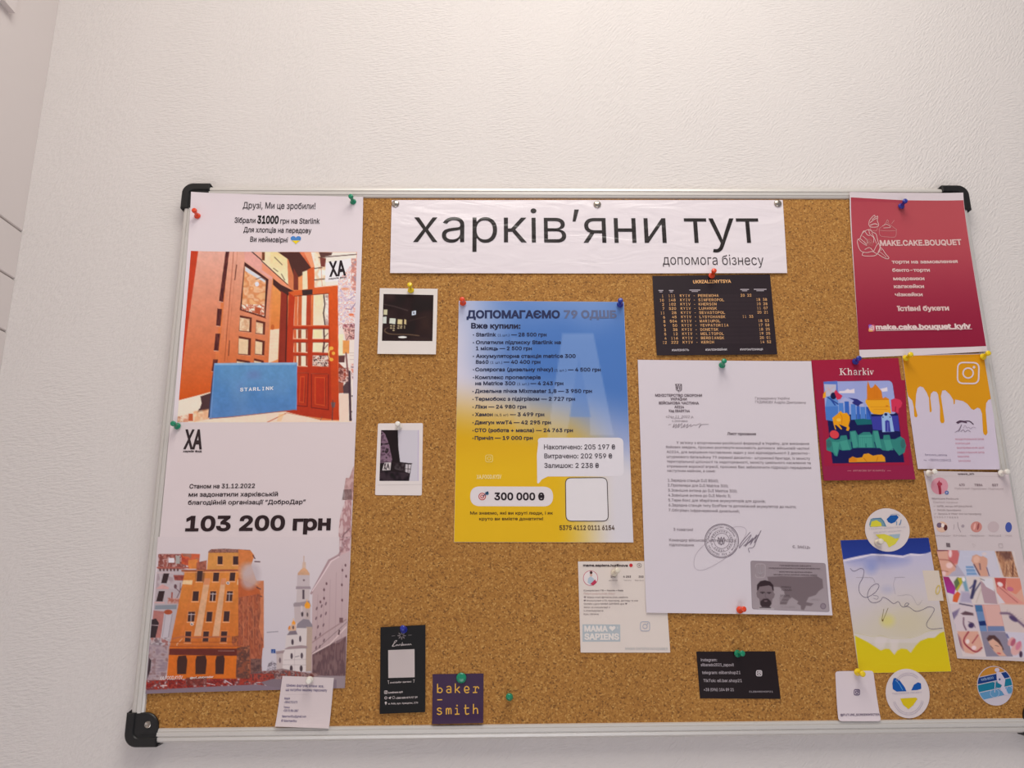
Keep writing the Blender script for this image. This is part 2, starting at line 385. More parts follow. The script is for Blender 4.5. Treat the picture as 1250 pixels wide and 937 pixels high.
# ------------------------------------------------------------------ a pinned sheet with its print
JOINED = {'lettering', 'line_drawing', 'ring_lettering', 'stamp', 'pencil_line', 'page_icons', 'signature', 'printed_scene'}
class Sheet:
    def __init__(self, name, label, cat, quad, order, col, mat='paper', group=None, gain=1.20, lift=None, hf=1.04, wave=0.0, shape=None, step=4.0, thick=0.00025, part='sheet'):
        self.mat = mat; self.gain = gain; self.hf = hf; self.quad = np.asarray(quad, float)
        self.d = 0.0026 - order * 0.00045                       # depth of the sheet's own plane in front of the cork
        X, Z = at(self.quad[:, 0], self.quad[:, 1], self.d)
        self.H = homog(list(zip(X, Z)), [(0, 0), (1, 0), (1, 1), (0, 1)])
        self.w = math.hypot(X[1] - X[0], Z[1] - Z[0]); self.h = math.hypot(X[3] - X[0], Z[3] - Z[0])
        self.lift = lift or {}; self.wave = wave; self.parts = {}
        self.root = empty(name, (float(X.mean()), self.d, float(Z.min()))); tag(self.root, label, cat, group)
        out = px(shape) if shape is not None else self.quad
        pts = []
        for a, b in zip(out, np.roll(out, -1, 0)):
            n = max(1, int(np.linalg.norm(b - a) / step)); pts += [a + (b - a) * j / n for j in range(n)]
        pts = np.array(pts); X, Z = at(pts[:, 0], pts[:, 1], self.d); loop = np.stack([X, Z], 1)
        gx = np.arange(pts[:, 0].min() + step / 2, pts[:, 0].max(), step); gy = np.arange(pts[:, 1].min() + step / 2, pts[:, 1].max(), step)
        G = np.stack(np.meshgrid(gx, gy), -1).reshape(-1, 2); GX, GZ = at(G[:, 0], G[:, 1], self.d)
        V2, T = tri_fill([loop], np.stack([GX, GZ], 1))
        used = np.unique(T); mp = -np.ones(len(V2), int); mp[used] = np.arange(len(used)); V2 = V2[used]; T = mp[T]
        y = self.surf(V2[:, 0], V2[:, 1]); n = len(V2)
        V = np.vstack([np.stack([V2[:, 0], y, V2[:, 1]], 1), np.stack([V2[:, 0], y + thick, V2[:, 1]], 1)])
        # edge strips round the sheet
        ec = {}
        for t in T:
            for a, b in ((t[0], t[1]), (t[1], t[2]), (t[2], t[0])): ec[(a, b)] = ec.get((a, b), 0) + 1
        Fs = [tuple(t) for t in T] + [(t[2] + n, t[1] + n, t[0] + n) for t in T]
        Fs += [(b, a, a + n, b + n) for (a, b) in ec if (b, a) not in ec]
        c = ink(col, gain)
        self.sheet = mesh_obj(part, V, [tuple(int(i) for i in f) for f in Fs], M[mat], self.root, np.tile(c, (len(V), 1)))
    def surf(self, X, Z):
        u, v = happly(self.H, X, Z); y = np.full(np.shape(X), self.d)
        for e, (amp, sig) in self.lift.items():
            dd = {'l': u * self.w, 'r': (1 - u) * self.w, 't': v * self.h, 'b': (1 - v) * self.h}[e]
            y = y - amp * np.exp(-np.maximum(dd, 0) / sig)
        if self.wave: y = y - self.wave * (0.5 + 0.5 * np.sin(u * 5.2 + 0.7 + v * 1.3)) * np.clip(v * 3, 0, 1)
        return y
    def add(self, part, V2, T, col, layer):
        """V2 in (X, Z) on the sheet plane"""
        if not len(T): return
        y = self.surf(V2[:, 0], V2[:, 1]) - 0.00010 * layer
        P = self.parts.setdefault(part, [[], [], [], 0])
        P[0].append(np.stack([V2[:, 0], y, V2[:, 1]], 1)); P[1].append(np.asarray(T) + P[3])
        P[2].append(np.tile(ink(col, self.gain), (len(V2), 1))); P[3] += len(V2)
    def fill(self, loops, col, part='lettering', layer=3, grid=8.0):
        if not isinstance(loops, list) or np.ndim(loops[0]) == 1: loops = [loops]
        L = [px(l) for l in loops]; allp = np.vstack(L)
        W = [np.stack(at(l[:, 0], l[:, 1], self.d), 1) for l in L]; ext = None
        if np.ptp(allp[:, 0]) > grid * 1.5 or np.ptp(allp[:, 1]) > grid * 1.5:
            G = np.stack(np.meshgrid(np.arange(allp[:, 0].min() + grid / 2, allp[:, 0].max(), grid), np.arange(allp[:, 1].min() + grid / 2, allp[:, 1].max(), grid)), -1).reshape(-1, 2)
            ext = np.stack(at(G[:, 0], G[:, 1], self.d), 1)
        V2, T = tri_fill(W, ext)
        if len(T):
            used = np.unique(T); mp = -np.ones(len(V2), int); mp[used] = np.arange(len(used)); V2 = V2[used]; T = mp[T]
            self.add(part, V2, T, col, layer)
    def ring(self, outer, inner, col, **k): self.fill([np.asarray(outer, float), np.asarray(inner, float)[::-1]], col, **k)
    def stroke(self, pts, wd, col, part='lettering', layer=4, sm=False, close=False):
        P = px(smooth_line(pts, 5) if sm else pts); wd = wd / CROP[2] / 2
        if close: P = np.vstack([P, P[0]])
        e = np.diff(P, axis=0); e /= np.maximum(np.linalg.norm(e, axis=1), 1e-9)[:, None]
        t = np.vstack([e[0], e[1:] + e[:-1], e[-1]])
        if close: t[0] = t[-1] = e[0] + e[-1]
        t /= np.maximum(np.linalg.norm(t, axis=1), 1e-9)[:, None]; n = np.stack([-t[:, 1], t[:, 0]], 1) * wd
        A, B = P + n, P - n; k = len(P)
        V = np.vstack([A, B]); X, Z = at(V[:, 0], V[:, 1], self.d)
        T = [(i, i + 1, k + i + 1) for i in range(k - 1)] + [(i, k + i + 1, k + i) for i in range(k - 1)]
        self.add(part, np.stack([X, Z], 1), T, col, layer)
    def text(self, s, x0, y0, x1, y1, h, col=(40, 34, 36), bold=0.0, shear=0.0, part='lettering', layer=4, res=2, mono=0, align='l'):
        """s on the baseline from x0,y0 to x1,y1; h is the capital height; x1 None keeps the font's own width"""
        if mono:
            n = len(s)
            for i, ch in enumerate(s):
                if ch != ' ':
                    a = (i + 0.12) / n; b = (i + 0.88) / n
                    if ch in '1I-.:': a, b = (i + 0.3) / n, (i + 0.7) / n
                    self.text(ch, x0 + (x1 - x0) * a, y0 + (y1 - y0) * a, x0 + (x1 - x0) * b, y0 + (y1 - y0) * b, h, col, bold, shear, part, layer, res)
            return
        L = glyphs(s, res)
        if not L: return
        if bold: L = bolder(L, bold)
        A = np.vstack(L); xa, xb = A[:, 0].min(), A[:, 0].max()
        p0 = px((x0, y0)); hp = h * self.hf / CROP[2]
        w0 = np.array(at(p0[0], p0[1], self.d)); wu = np.array(at(p0[0], p0[1] - hp, self.d)); sy = np.linalg.norm(wu - w0) / cap_height()
        if x1 is None:
            p1 = px((x0 + 50, y1)); dirv = np.array(at(p1[0], p1[1], self.d)) - w0; dirv /= np.linalg.norm(dirv); sx = sy
            if align == 'c': w0 = w0 - dirv * sx * (xa + xb) / 2
            else: w0 = w0 - dirv * sx * xa
        else:
            p1 = px((x1, y1)); dirv = np.array(at(p1[0], p1[1], self.d)) - w0; ln = np.linalg.norm(dirv); dirv /= ln
            sx = ln / max(xb - xa, 1e-6); w0 = w0 - dirv * sx * xa
        nrm = np.array([-dirv[1], dirv[0]])
        out = [w0 + (l[:, :1] * sx + l[:, 1:] * sy * shear) * dirv + l[:, 1:] * sy * nrm for l in L]
        V2, T = tri_fill(out)
        self.add(part, V2, T, col, layer)
    def finish(self, labels=None):
        for nm, (V, T, C, _) in self.parts.items():
            o = mesh_obj(nm.split('|')[0], np.vstack(V), np.vstack(T).tolist(), M[self.mat], self.root, np.vstack(C))
            if nm.split('|')[0] in JOINED: o['kind'] = 'stuff'          # letters and pen strokes too small to lift apart
            if labels and nm in labels: o['label'] = labels[nm]
        return self
def insta(s, cx, cy, r, col, wd, part='logo', layer=4, rot=0.0):
    sq = np.array([(-1, -1), (1, -1), (1, 1), (-1, 1)], float) * r; c, n = math.cos(rot), math.sin(rot)
    sq = np.stack([cx + sq[:, 0] * c - sq[:, 1] * n, cy + sq[:, 0] * n + sq[:, 1] * c], 1)
    s.stroke(round_rect(sq, r * 0.55, 6), wd, col, part=part, layer=layer, close=True)
    s.stroke(ellipse(cx, cy, r * 0.48, r * 0.48, 0, 20), wd, col, part=part, layer=layer, close=True)
    s.fill(ellipse(cx + r * 0.55, cy - r * 0.55, r * 0.13, r * 0.13, 0, 10), col, part=part, layer=layer)
def heart(cx, cy, w_, h_):
    t = np.linspace(0, 2 * math.pi, 32, endpoint=False)
    x = 16 * np.sin(t) ** 3; y = 13 * np.cos(t) - 5 * np.cos(2 * t) - 2 * np.cos(3 * t) - np.cos(4 * t)
    return np.stack([cx + x / 32 * w_, cy - (y + 2.5) / 29 * h_], 1)
def trident(s, cx, cy, h, col, wd, part='emblem', layer=4):
    k = h / 20.0
    def L(pts): s.stroke([(cx + a * k, cy + b * k) for a, b in pts], wd, col, part=part, layer=layer, sm=True)
    L([(-7, -9), (-7, 0), (-6, 6), (-2, 6), (0, 9)]); L([(7, -9), (7, 0), (6, 6), (2, 6), (0, 9)])
    L([(0, -10), (1.5, -4), (2, 1), (5, 3)]); L([(0, -10), (-1.5, -4), (-2, 1), (-5, 3)])
    L([(-7, -9), (-4, -5), (-4, 0), (-2, 4)]); L([(7, -9), (4, -5), (4, 0), (2, 4)])

# ------------------------------------------------------------------ the room
def V3(x, y, d): X, Z = at(x, y, d); return float(X), float(Z)
WD = 0.0165                                                     # depth of the wall face behind the frame's front
xc = V3(27, 285, WD)[0]                                         # the inner corner with the side wall
def struct(name, v, f, m): return tag(mesh_obj(name, v, f, m), kind='structure')
struct('wall_back', *box(xc - 0.10, 2.3, WD, WD + 0.10, 0, 2.8), M['wallpaper'])
struct('floor', *box(xc - 0.10, 2.3, -3.2, WD + 0.1, -0.06, 0), M['plaster'])
struct('ceiling', *box(xc - 0.10, 2.3, -3.2, WD + 0.1, 2.8, 2.86), M['ceil'])
wl = empty('wall_left', (xc, -0.5, 0)); tag(wl, kind='structure')
mesh_obj('backing', *box(xc - 0.10, xc - 0.004, -3.2, WD, 0, 2.8), M['plaster'], wl)
zs = [V3(27, 283, WD)[1], V3(15, 341, WD)[1], V3(6, 405, WD)[1]]
edges = [2.8] + zs
while edges[-1] > 0.09: edges.append(edges[-1] - 0.064)
for a, b in zip(edges[:-1], edges[1:]):
    a_ = a - 0.0010 if a < 2.8 else a; b_ = max(b + 0.0010, 0.0)
    x0, x1 = xc - 0.006, xc
    # a board with its long front edges eased
    e = 0.0012
    v = []; prof = [(x0, b_), (x1 - e, b_), (x1, b_ + e), (x1, a_ - e), (x1 - e, a_), (x0, a_)]
    for y in (-3.2, WD - 0.0002): v += [(x, y, z) for x, z in prof]
    n = 6; f = [tuple(range(n))[::-1], tuple(range(n, 2 * n))] + [(i, (i + 1) % n, n + (i + 1) % n, n + i) for i in range(n)]
    mesh_obj('panel', v, f, M['plaster'], wl)
# upright strip standing proud of the side wall nearer the viewer
dvec = np.array([(20 - CX) / F, (10 - CY) / F, 1.0]) @ RM
t_ = (xc + 0.008 - CB[0]) / dvec[0]; ys = CB[2] + dvec[2] * t_
struct('trim_1', *box(xc, xc + 0.008, ys - 0.30, ys, zs[0] + 0.25, 2.8), M['plaster'])

# ------------------------------------------------------------------ the cork board
W2 = 0.5; H2 = 0.5 / 1.533; FW = 0.0150; CK = 0.0030
board = empty('cork_board', (0, WD, ZC - H2)); tag(board, 'large cork notice board in an aluminium frame hung on the white wall', 'notice board')
mesh_obj('cork_panel', *box(-W2 + 0.008, W2 - 0.008, CK, WD - 0.001, ZC - H2 + 0.008, ZC + H2 - 0.008), M['cork'], board)
PROF = [(0.0, WD), (0.0, 0.0045), (0.0008, 0.0018), (0.0025, 0.0004), (0.0055, 0.0), (0.0060, 0.0011), (0.0067, 0.0011), (0.0072, 0.0), (0.0108, 0.0002), (0.0112, 0.0010), (0.0118, 0.0006), (0.0140, 0.0012), (FW, CK + 0.0004), (FW, WD - 0.001)]
def rail(side):
    v = []; n = len(PROF)
    for s in (-1, 1):
        for o_, d in PROF:
            if side in 'tb':
                zz = (ZC + H2 - o_) if side == 't' else (ZC - H2 + o_); v.append((s * (W2 - o_), d, zz))
            else:
                xx = (-W2 + o_) if side == 'l' else (W2 - o_); v.append((xx, d, ZC + s * (H2 - o_)))
    f = [(i, i + 1, n + i + 1, n + i) for i in range(n - 1)]
    return v, f
for s in 'tblr': mesh_obj('frame_rail', *rail(s), M['alu'], board)

def extrude_poly(P, d0, d1, bev=0.0006):
    """solid from an outline (X, Z) between depths d0 (front) and d1 (back), the front edge eased"""
    P = np.asarray(P, float); c = P.mean(0); n = len(P)
    ins = embolden(P, -bev)
    if np.abs(ins - c).sum() > np.abs(P - c).sum(): ins = embolden(P, bev)
    V = [(x, d0, z) for x, z in ins] + [(x, d0 + bev, z) for x, z in P] + [(x, d1, z) for x, z in P]
    V2, T = tri_fill([ins]) ; base = len(V); V += [(x, d0, z) for x, z in V2]
    Fc = [tuple(int(i) + base for i in t) for t in T]
    for k in (0, n): Fc += [(k + i, k + (i + 1) % n, k + n + (i + 1) % n, k + n + i) for i in range(n)]
    return V, Fc
def corner_cap(sx, sz):
    """black moulded corner: outer rounded corner, inner rounded lobe, an L-shaped raised rim, ribs and a screw"""
    ox, oz = sx * (W2 + 0.0035), ZC + sz * (H2 + 0.0035); L = 0.0345
    def m(a, b): return (ox - sx * a, oz - sz * b)
    def arc(cx, cy, r, a0, a1, n=9): return [(cx + r * math.cos(math.radians(a0 + (a1 - a0) * i / n)), cy + r * math.sin(math.radians(a0 + (a1 - a0) * i / n))) for i in range(n + 1)]
    out = arc(0.0135, 0.0135, 0.0135, 180, 270) + [(L, 0), (L, 0.020)] + arc(L - 0.0145, L - 0.0145, 0.0145, 0, 90) + [(0, L)]
    body = [m(a, b) for a, b in out]
    cap = empty('corner_cap', (ox, WD, oz - 0.03)); del cap['_o']; cap['_o'] = [ox, WD, oz - 0.03]
    cap.location = Vector((ox, WD, oz - 0.03)) - Vector(board['_o']); cap.parent = board
    bpy.data.objects.remove(cap)
    V, Fc = extrude_poly(body, -0.0002, WD - 0.0005, 0.0010)
    rim = arc(0.0135, 0.0135, 0.0132, 180, 270) + [(L, 0.0003), (L, 0.0095)] + arc(0.0155, 0.0155, 0.0060, 270, 180) + [(0.0095, L), (0.0003, L)]
    V2, F2 = extrude_poly([m(a, b) for a, b in rim], -0.0020, 0.0005, 0.0011); k = len(V); V += V2; Fc += [tuple(i + k for i in f) for f in F2]
    for tri in (((L, 0.0), (L + 0.0028, 0.0035), (L, 0.0035)), ((0.0, L), (0.0035, L + 0.0028), (0.0035, L))):     # little spurs
        V2, F2 = extrude_poly([m(a, b) for a, b in tri], 0.002, WD - 0.001, 0.0003); k = len(V); V += V2; Fc += [tuple(i + k for i in f) for f in F2]
    o = mesh_obj('corner_cap', V, Fc, M['black'], board)
    bv = o.modifiers.new('b', 'BEVEL'); bv.width = 0.0003; bv.segments = 1
    o['_o'] = list(board['_o'])
    for q in ([(0.017, 0.0125), (L - 0.002, 0.0125), (L - 0.002, 0.0138), (0.017, 0.0138)],):
        mesh_obj('rib', *extrude_poly([m(a, b) for a, b in q], -0.0008, 0.0, 0.0003), M['black'], o)
    cx, cz = m(0.0235, 0.0225); pts = []
    V = []; Fc = []; rings = [(0.0, -0.0004), (0.0016, -0.0006), (0.0028, -0.0012), (0.0034, -0.0010), (0.0037, -0.0004)]
    for r, d in rings: V += [(cx + r * math.cos(t * math.pi / 8), d, cz + r * math.sin(t * math.pi / 8)) for t in range(16)]
    for i in range(len(rings) - 1): Fc += [(i * 16 + j, i * 16 + (j + 1) % 16, i * 16 + 16 + (j + 1) % 16, i * 16 + 16 + j) for j in range(16)]
    mesh_obj('screw', V, Fc, M['steel'] if (sx, sz) == (-1, -1) else M['black'], o)
for sx in (-1, 1):
    for sz in (-1, 1): corner_cap(sx, sz)

# ------------------------------------------------------------------ pins
def lathe(prof, a, axis, n=16):
    """prof: (along, radius) from base point a along the unit axis"""
    ax = Vector(axis).normalized(); u = ax.cross(Vector((0, 0, 1))); u = u.normalized() if u.length > 1e-6 else Vector((1, 0, 0)); v = ax.cross(u)
    V = []; Fc = []
    for s, r in prof:
        for j in range(n):
            t = 2 * math.pi * j / n; V.append(tuple(Vector(a) + ax * s + u * (r * math.cos(t)) + v * (r * math.sin(t))))
    for i in range(len(prof) - 1): Fc += [(i * n + j, i * n + (j + 1) % n, (i + 1) * n + (j + 1) % n, (i + 1) * n + j) for j in range(n)]
    Fc.append(tuple(range(n))[::-1]); Fc.append(tuple((len(prof) - 1) * n + j for j in range(n)))
    return V, Fc
def pushpin(bx, by, hx, hy, colour, label, group=None, d=0.0008, ht=0.0118, scale=0.86):
    """base seen at bx,by on the sheet; the head seen at hx,hy"""
    X0, Z0 = V3(bx, by, d); X1, Z1 = V3(hx, hy, d - ht)
    a = Vector((X0, d, Z0)); b = Vector((X1, d - ht, Z1)); ax = (b - a).normalized(); L = (b - a).length + 0.002; s = scale
    e = empty('pushpin', tuple(a)); tag(e, label, 'pushpin', group)
    mesh_obj('needle', *lathe([(-0.0035, 0.0001), (-0.0025, 0.00045), (0.003, 0.0005)], a, ax, 8), M['steel'], e, smooth=True)
    prof = [(0.0002, 0.0020 * s), (0.0004, 0.0043 * s), (0.0012, 0.0047 * s), (0.0022, 0.0044 * s), (0.0030, 0.0030 * s), (L * 0.45, 0.0023 * s), (L * 0.66, 0.0025 * s),
            (L * 0.74, 0.0034 * s), (L * 0.82, 0.0037 * s), (L * 0.93, 0.0036 * s), (L * 0.98, 0.0030 * s), (L, 0.0018 * s)]
    mesh_obj('grip', *lathe(prof, a, ax, 20), M[colour], e, smooth=True)
def tack(x, y, label, group, d=0.0012, r=0.0049, mat='tack'):
    X, Z = V3(x, y, d - 0.001); a = Vector((X, d, Z)); e = empty('thumbtack', tuple(a)); tag(e, label, 'thumbtack', group)
    prof = [(0.0, r * 0.96), (0.0004, r), (0.0010, r * 0.93), (0.0016, r * 0.74), (0.0020, r * 0.45), (0.0022, r * 0.12)]
    mesh_obj('dome', *lathe(prof, a, (0, -1, 0), 24), M[mat], e, smooth=True)
    mesh_obj('needle', *lathe([(-0.005, 0.0001), (-0.004, 0.0004), (0.0003, 0.0005)], a, (0, -1, 0), 8), M['steel'], e, smooth=True)

# ------------------------------------------------------------------ poster with the orange doors
INK = (48, 40, 44)
s = Sheet('poster', 'white poster with a photo of orange wooden doors and a blue carton, top left', 'poster',
          [(236, 237.5), (444, 242), (434.5, 519), (212, 519)], 1, (216, 205, 209), 'soft', group=None, lift={'t': (0.0042, 0.030), 'l': (0.0034, 0.030)})
crop(140, 210, 3.903)
s.text('Друзі, Ми це зробили!', 614, 177, 958, 181, 27, INK, 0.006)
s.text('Зібрали', 573, 244, 672, 245, 23, INK, 0.012)
s.text('31000', 680, 246, 782, 247, 32, (34, 28, 32), 0.035)
s.text('грн на Starlink', 790, 247, 978, 248, 23, INK, 0.012)
s.text('Для хлопців на передову', 615, 288, 938, 292, 23, INK, 0.012)
s.text('Ви неймовірні', 646, 333, 825, 336, 23, INK, 0.012)
h = heart(864, 326, 50, 40)
s.fill(h, (74, 128, 190), part='heart_emblem'); s.fill(h[(h[:, 1] > 326)], (226, 200, 40), part='heart_emblem', layer=4)
crop()
q = Pic(s, [(234.3, 307.4), (435.8, 307.6), (429.6, 515.0), (217.4, 515.6)], (214, 120, 70), 'printed_photograph', 0.8, 1)
crop(210, 300, 7.808)          # left half, upper: the wall panel and the fixed door leaf
q.poly([(180, 50), (260, 50), (60, 1800), (40, 1800)], (186, 60, 38)); q.poly([(185, 50), (262, 50), (150, 900), (60, 1700), (40, 1500)], (190, 62, 36))
q.poly([(258, 50), (520, 50), (380, 1400), (372, 1390), (70, 1480), (100, 1200)], (222, 168, 152), col2=(202, 84, 30))
q.poly([(540, 50), (960, 50), (960, 1200), (440, 1200)], (222, 164, 144), col2=(206, 106, 58))
for a in ([(515, 55), (548, 55), (488, 540), (450, 530)], [(436, 600), (478, 604), (464, 770), (424, 764)], [(418, 838), (462, 838), (444, 1005), (402, 1002)], [(396, 1085), (440, 1085), (420, 1200), (380, 1200)]):
    q.poly(a, (76, 34, 36)); q.mottle(a, [(70, 30, 34), (120, 62, 52)], 14, 0.6, 3, stretch=(0.5, 3))
    q.line([a[3], a[2]], 6, (232, 176, 150))
q.line([(590, 55), (502, 1100)], 5, (140, 62, 42)); q.line([(625, 55), (560, 700), (530, 1100)], 3, (170, 84, 60)); q.line([(572, 55), (500, 900)], 3, (236, 170, 140))
q.line([(617, 185), (600, 325)], 8, (80, 40, 34)); q.line([(550, 905), (540, 1045)], 7, (90, 48, 40))
q.poly([(690, 50), (760, 50), (960, 225), (960, 330), (695, 150)], (222, 160, 150))
q.poly([(692, 155), (920, 320), (890, 690), (648, 610)], (70, 34, 34))
g = [(694, 195), (895, 325), (880, 670), (664, 602)]
q.poly(g, (222, 160, 110)); q.mottle(g, [(226, 160, 120), (240, 208, 180), (204, 112, 66), (236, 190, 140)], 60, 0.45, 5)
q.poly([(700, 200), (890, 325), (885, 350), (800, 300), (698, 240)], (206, 214, 226), 0.9); q.line([(800, 320), (850, 300), (895, 330)], 6, (80, 60, 60)); q.ell(810, 365, 20, 22, (222, 220, 232))
q.mottle([(664, 560), (880, 560), (880, 670), (664, 605)], [(240, 226, 210), (186, 96, 70), (246, 236, 226)], 22, 0.9, 8)
q.poly([(790, 580), (845, 590), (842, 655), (790, 640)], (178, 84, 54)); q.line([(648, 612), (895, 690)], 6, (150, 70, 50))
for (x0, y0, x1, y1, dk) in ((640, 662, 762, 815, 22), (795, 705, 890, 838, 22), (630, 860, 755, 1035, 28), (788, 885, 885, 1035, 24), (610, 1078, 745, 1180, 30), (775, 1072, 875, 1180, 26)):
    q.poly([(x0 + 8, y0), (x1, y0 + 22), (x1 - 6, y1 + 10), (x0, y1)], (96, 44, 36)); g = [(x0 + 8, y0 + 22), (x1 - dk, y0 + 36), (x1 - dk - 4, y1), (x0 + 4, y1 - 8)]
    q.poly(g, (226, 196, 160)); q.mottle(g, [(236, 214, 184), (214, 170, 134), (190, 120, 84)] if y0 < 850 else [(232, 208, 170), (222, 190, 150)], 26, 0.45, int(x0))
    q.line([(x0, y1), (x1 - 6, y1 + 12)], 4, (238, 186, 160))
q.poly([(870, 55), (960, 55), (960, 130), (880, 130)], (238, 214, 176)); q.rect(872, 60, 888, 140, (110, 50, 36)); q.line([(760, 55), (945, 215)], 9, (40, 28, 30))
crop(320, 300, 7.808)          # right half, upper: sign board, doorway, open leaf, street
q.poly([(0, 50), (240, 60), (250, 370), (0, 150)], (240, 214, 176)); q.rect(0, 60, 26, 140, (110, 60, 40)); q.poly([(80, 60), (240, 65), (250, 370), (76, 190)], (236, 206, 150), col2=(240, 226, 190))
for a in ((120, 110, 190, 180), (110, 215, 150, 245), (185, 270, 215, 325)): q.line([(a[0], a[1]), (a[2], a[3])], 10, (92, 80, 66), 0.7)
q.line([(0, 148), (245, 372)], 8, (50, 34, 32))
q.poly([(0, 160), (250, 380), (300, 440), (300, 520), (100, 300), (0, 230)], (226, 146, 112))
q.poly([(240, 100), (300, 200), (300, 420), (250, 380)], (206, 120, 80))
q.poly([(150, 60), (370, 60), (480, 210), (345, 310), (300, 280), (250, 130)], (78, 46, 42)); q.poly([(355, 60), (400, 60), (500, 200), (470, 215)], (216, 120, 84), col2=(196, 80, 46))
q.poly([(300, 210), (350, 300), (350, 420), (300, 420)], (120, 54, 44)); q.poly([(345, 300), (385, 280), (385, 420), (345, 420)], (232, 150, 96)); q.poly([(385, 250), (440, 230), (440, 420), (385, 420)], (240, 218, 184)); q.poly([(430, 230), (500, 190), (500, 410), (435, 415)], (206, 92, 46))
q.poly([(400, 60), (465, 60), (500, 200), (470, 210)], (230, 150, 110))
q.poly([(465, 60), (900, 60), (900, 1500), (720, 1500), (720, 380), (500, 400), (500, 200)], (236, 222, 210))
g = [(500, 60), (600, 60), (610, 380), (500, 390)]; q.mottle(g, [(240, 224, 200), (226, 190, 150), (244, 236, 226)], 50, 0.8, 4)
q.poly([(540, 60), (670, 65), (660, 90), (560, 110)], (92, 60, 56)); q.line([(540, 112), (900, 82)], 8, (70, 46, 46)); q.line([(500, 215), (570, 208)], 8, (60, 44, 44)); q.line([(500, 325), (595, 315)], 8, (60, 44, 44)); q.poly([(550, 110), (610, 120), (600, 200), (560, 200)], (120, 62, 56)); q.line([(562, 200), (572, 380)], 5, (190, 120, 96))
q.poly([(606, 165), (848, 118), (855, 318), (600, 345)], (234, 226, 228))
g = [(725, 330), (900, 120), (905, 1000), (725, 1000)]; q.mottle(g, [(244, 236, 232), (214, 150, 140), (240, 226, 222), (190, 170, 196), (236, 206, 200)], 26, 0.9, 9)
q.mottle([(850, 120), (905, 120), (905, 480), (850, 400)], [(240, 230, 230), (196, 110, 90), (150, 120, 130)], 22, 0.7, 12)
g = [(765, 745), (890, 740), (890, 900), (840, 930), (800, 890), (770, 830)]; q.mottle(g, [(150, 84, 90), (224, 170, 170), (110, 60, 66), (236, 200, 196)], 20, 0.95, 15)
q.line([(800, 600), (850, 605), (890, 545)], 9, (150, 124, 150)); q.line([(820, 520), (880, 480)], 7, (160, 140, 170)); q.ell(850, 655, 26, 12, (222, 120, 84)); q.ell(790, 410, 40, 14, (226, 150, 110), a=0.7)
# doorway and the open leaf
q.poly([(100, 300), (250, 440), (250, 1200), (60, 1250), (70, 600)], (222, 138, 84)); q.poly([(104, 310), (180, 370), (300, 430), (240, 480), (180, 440), (104, 370)], (70, 40, 38))
q.poly([(104, 390), (175, 440), (165, 800), (75, 840)], (226, 150, 84), col2=(214, 120, 60)); q.poly([(78, 800), (166, 790), (150, 1080), (60, 1120)], (236, 208, 180))
for i in range(6): q.line([(75, 850 + i * 34), (160, 846 + i * 34)], 3, (214, 180, 150))
q.ell(100, 775, 16, 26, (190, 96, 50))
q.poly([(180, 430), (245, 470), (240, 1200), (150, 1180)], (140, 50, 38)); q.line([(242, 460), (224, 1100)], 9, (60, 30, 30))
q.poly([(255, 440), (720, 380), (735, 1655), (650, 1650), (230, 1600), (235, 1000)], (184, 60, 30), col2=(172, 54, 34))
q.poly([(636, 395), (720, 382), (735, 1655), (665, 1655)], (212, 88, 36), col2=(184, 62, 34)); q.line([(500, 400), (715, 378)], 8, (236, 140, 90))
q.poly([(250, 440), (500, 400), (640, 388), (640, 450), (300, 480)], (206, 92, 46))
q.poly([(380, 420), (480, 415), (480, 460), (385, 475)], (58, 42, 44))
q.poly([(312, 478), (632, 455), (632, 760), (302, 758)], (238, 220, 196))
for (x0, x1, c) in ((312, 340, (214, 110, 66)), (345, 380, (196, 96, 56)), (425, 470, (176, 66, 42)), (470, 490, (214, 110, 60))): q.poly([(x0, 470), (x1, 468), (x1 - 4, 758), (x0 - 6, 758)], c)
q.poly([(500, 470), (580, 462), (580, 758), (495, 758)], (238, 214, 170), col2=(232, 216, 190)); q.line([(588, 470), (598, 560), (585, 640), (600, 755)], 12, (66, 44, 48)); q.mottle([(600, 470), (632, 468), (632, 755), (604, 755)], [(240, 234, 230), (150, 120, 120)], 30, 0.7, 2)
q.line([(312, 478), (632, 455)], 6, (90, 40, 30)); q.line([(302, 760), (632, 760)], 8, (224, 120, 80))
crop(320, 400, 7.808)          # right half, lower
for r, (y0, y1) in enumerate(((10, 100), (140, 230), (265, 362))):
    for (x0, x1) in ((298, 432), (480, 632)):
        g = [(x0 + 4, y0), (x1, y0), (x1, y1 + 8), (x0, y1)]; q.poly(g, (238, 216, 190)); q.line([(x0, y1 + 4), (x1, y1 + 8)], 5, (232, 140, 100)); q.line([(x0 + 4, y0), (x1, y0)], 5, (96, 36, 28))
        if x0 < 400: q.rect(x0 + 6, y0, x0 + 30, y1, (206, 96, 56)); q.rect(x0 + 46, y0, x0 + 74, y1, (150, 74, 50)); q.rect(x0 + 118, y0, x0 + 134, y1, (150, 60, 40))
        else:
            q.rect(x0 + 10, y0, x0 + 96, y1, (238, 220, 184)); q.line([(x0 + 112, y0), (x0 + 100, y1)], 16, (84, 54, 56)); q.line([(x0 + 112, y0 + 60), (x0 + 145, y0 + 20)], 7, (84, 54, 56))
            if r == 2: q.mottle(g, [(80, 50, 50), (232, 214, 200), (150, 90, 80)], 22, 0.95, 6)
crop(320, 300, 7.808)
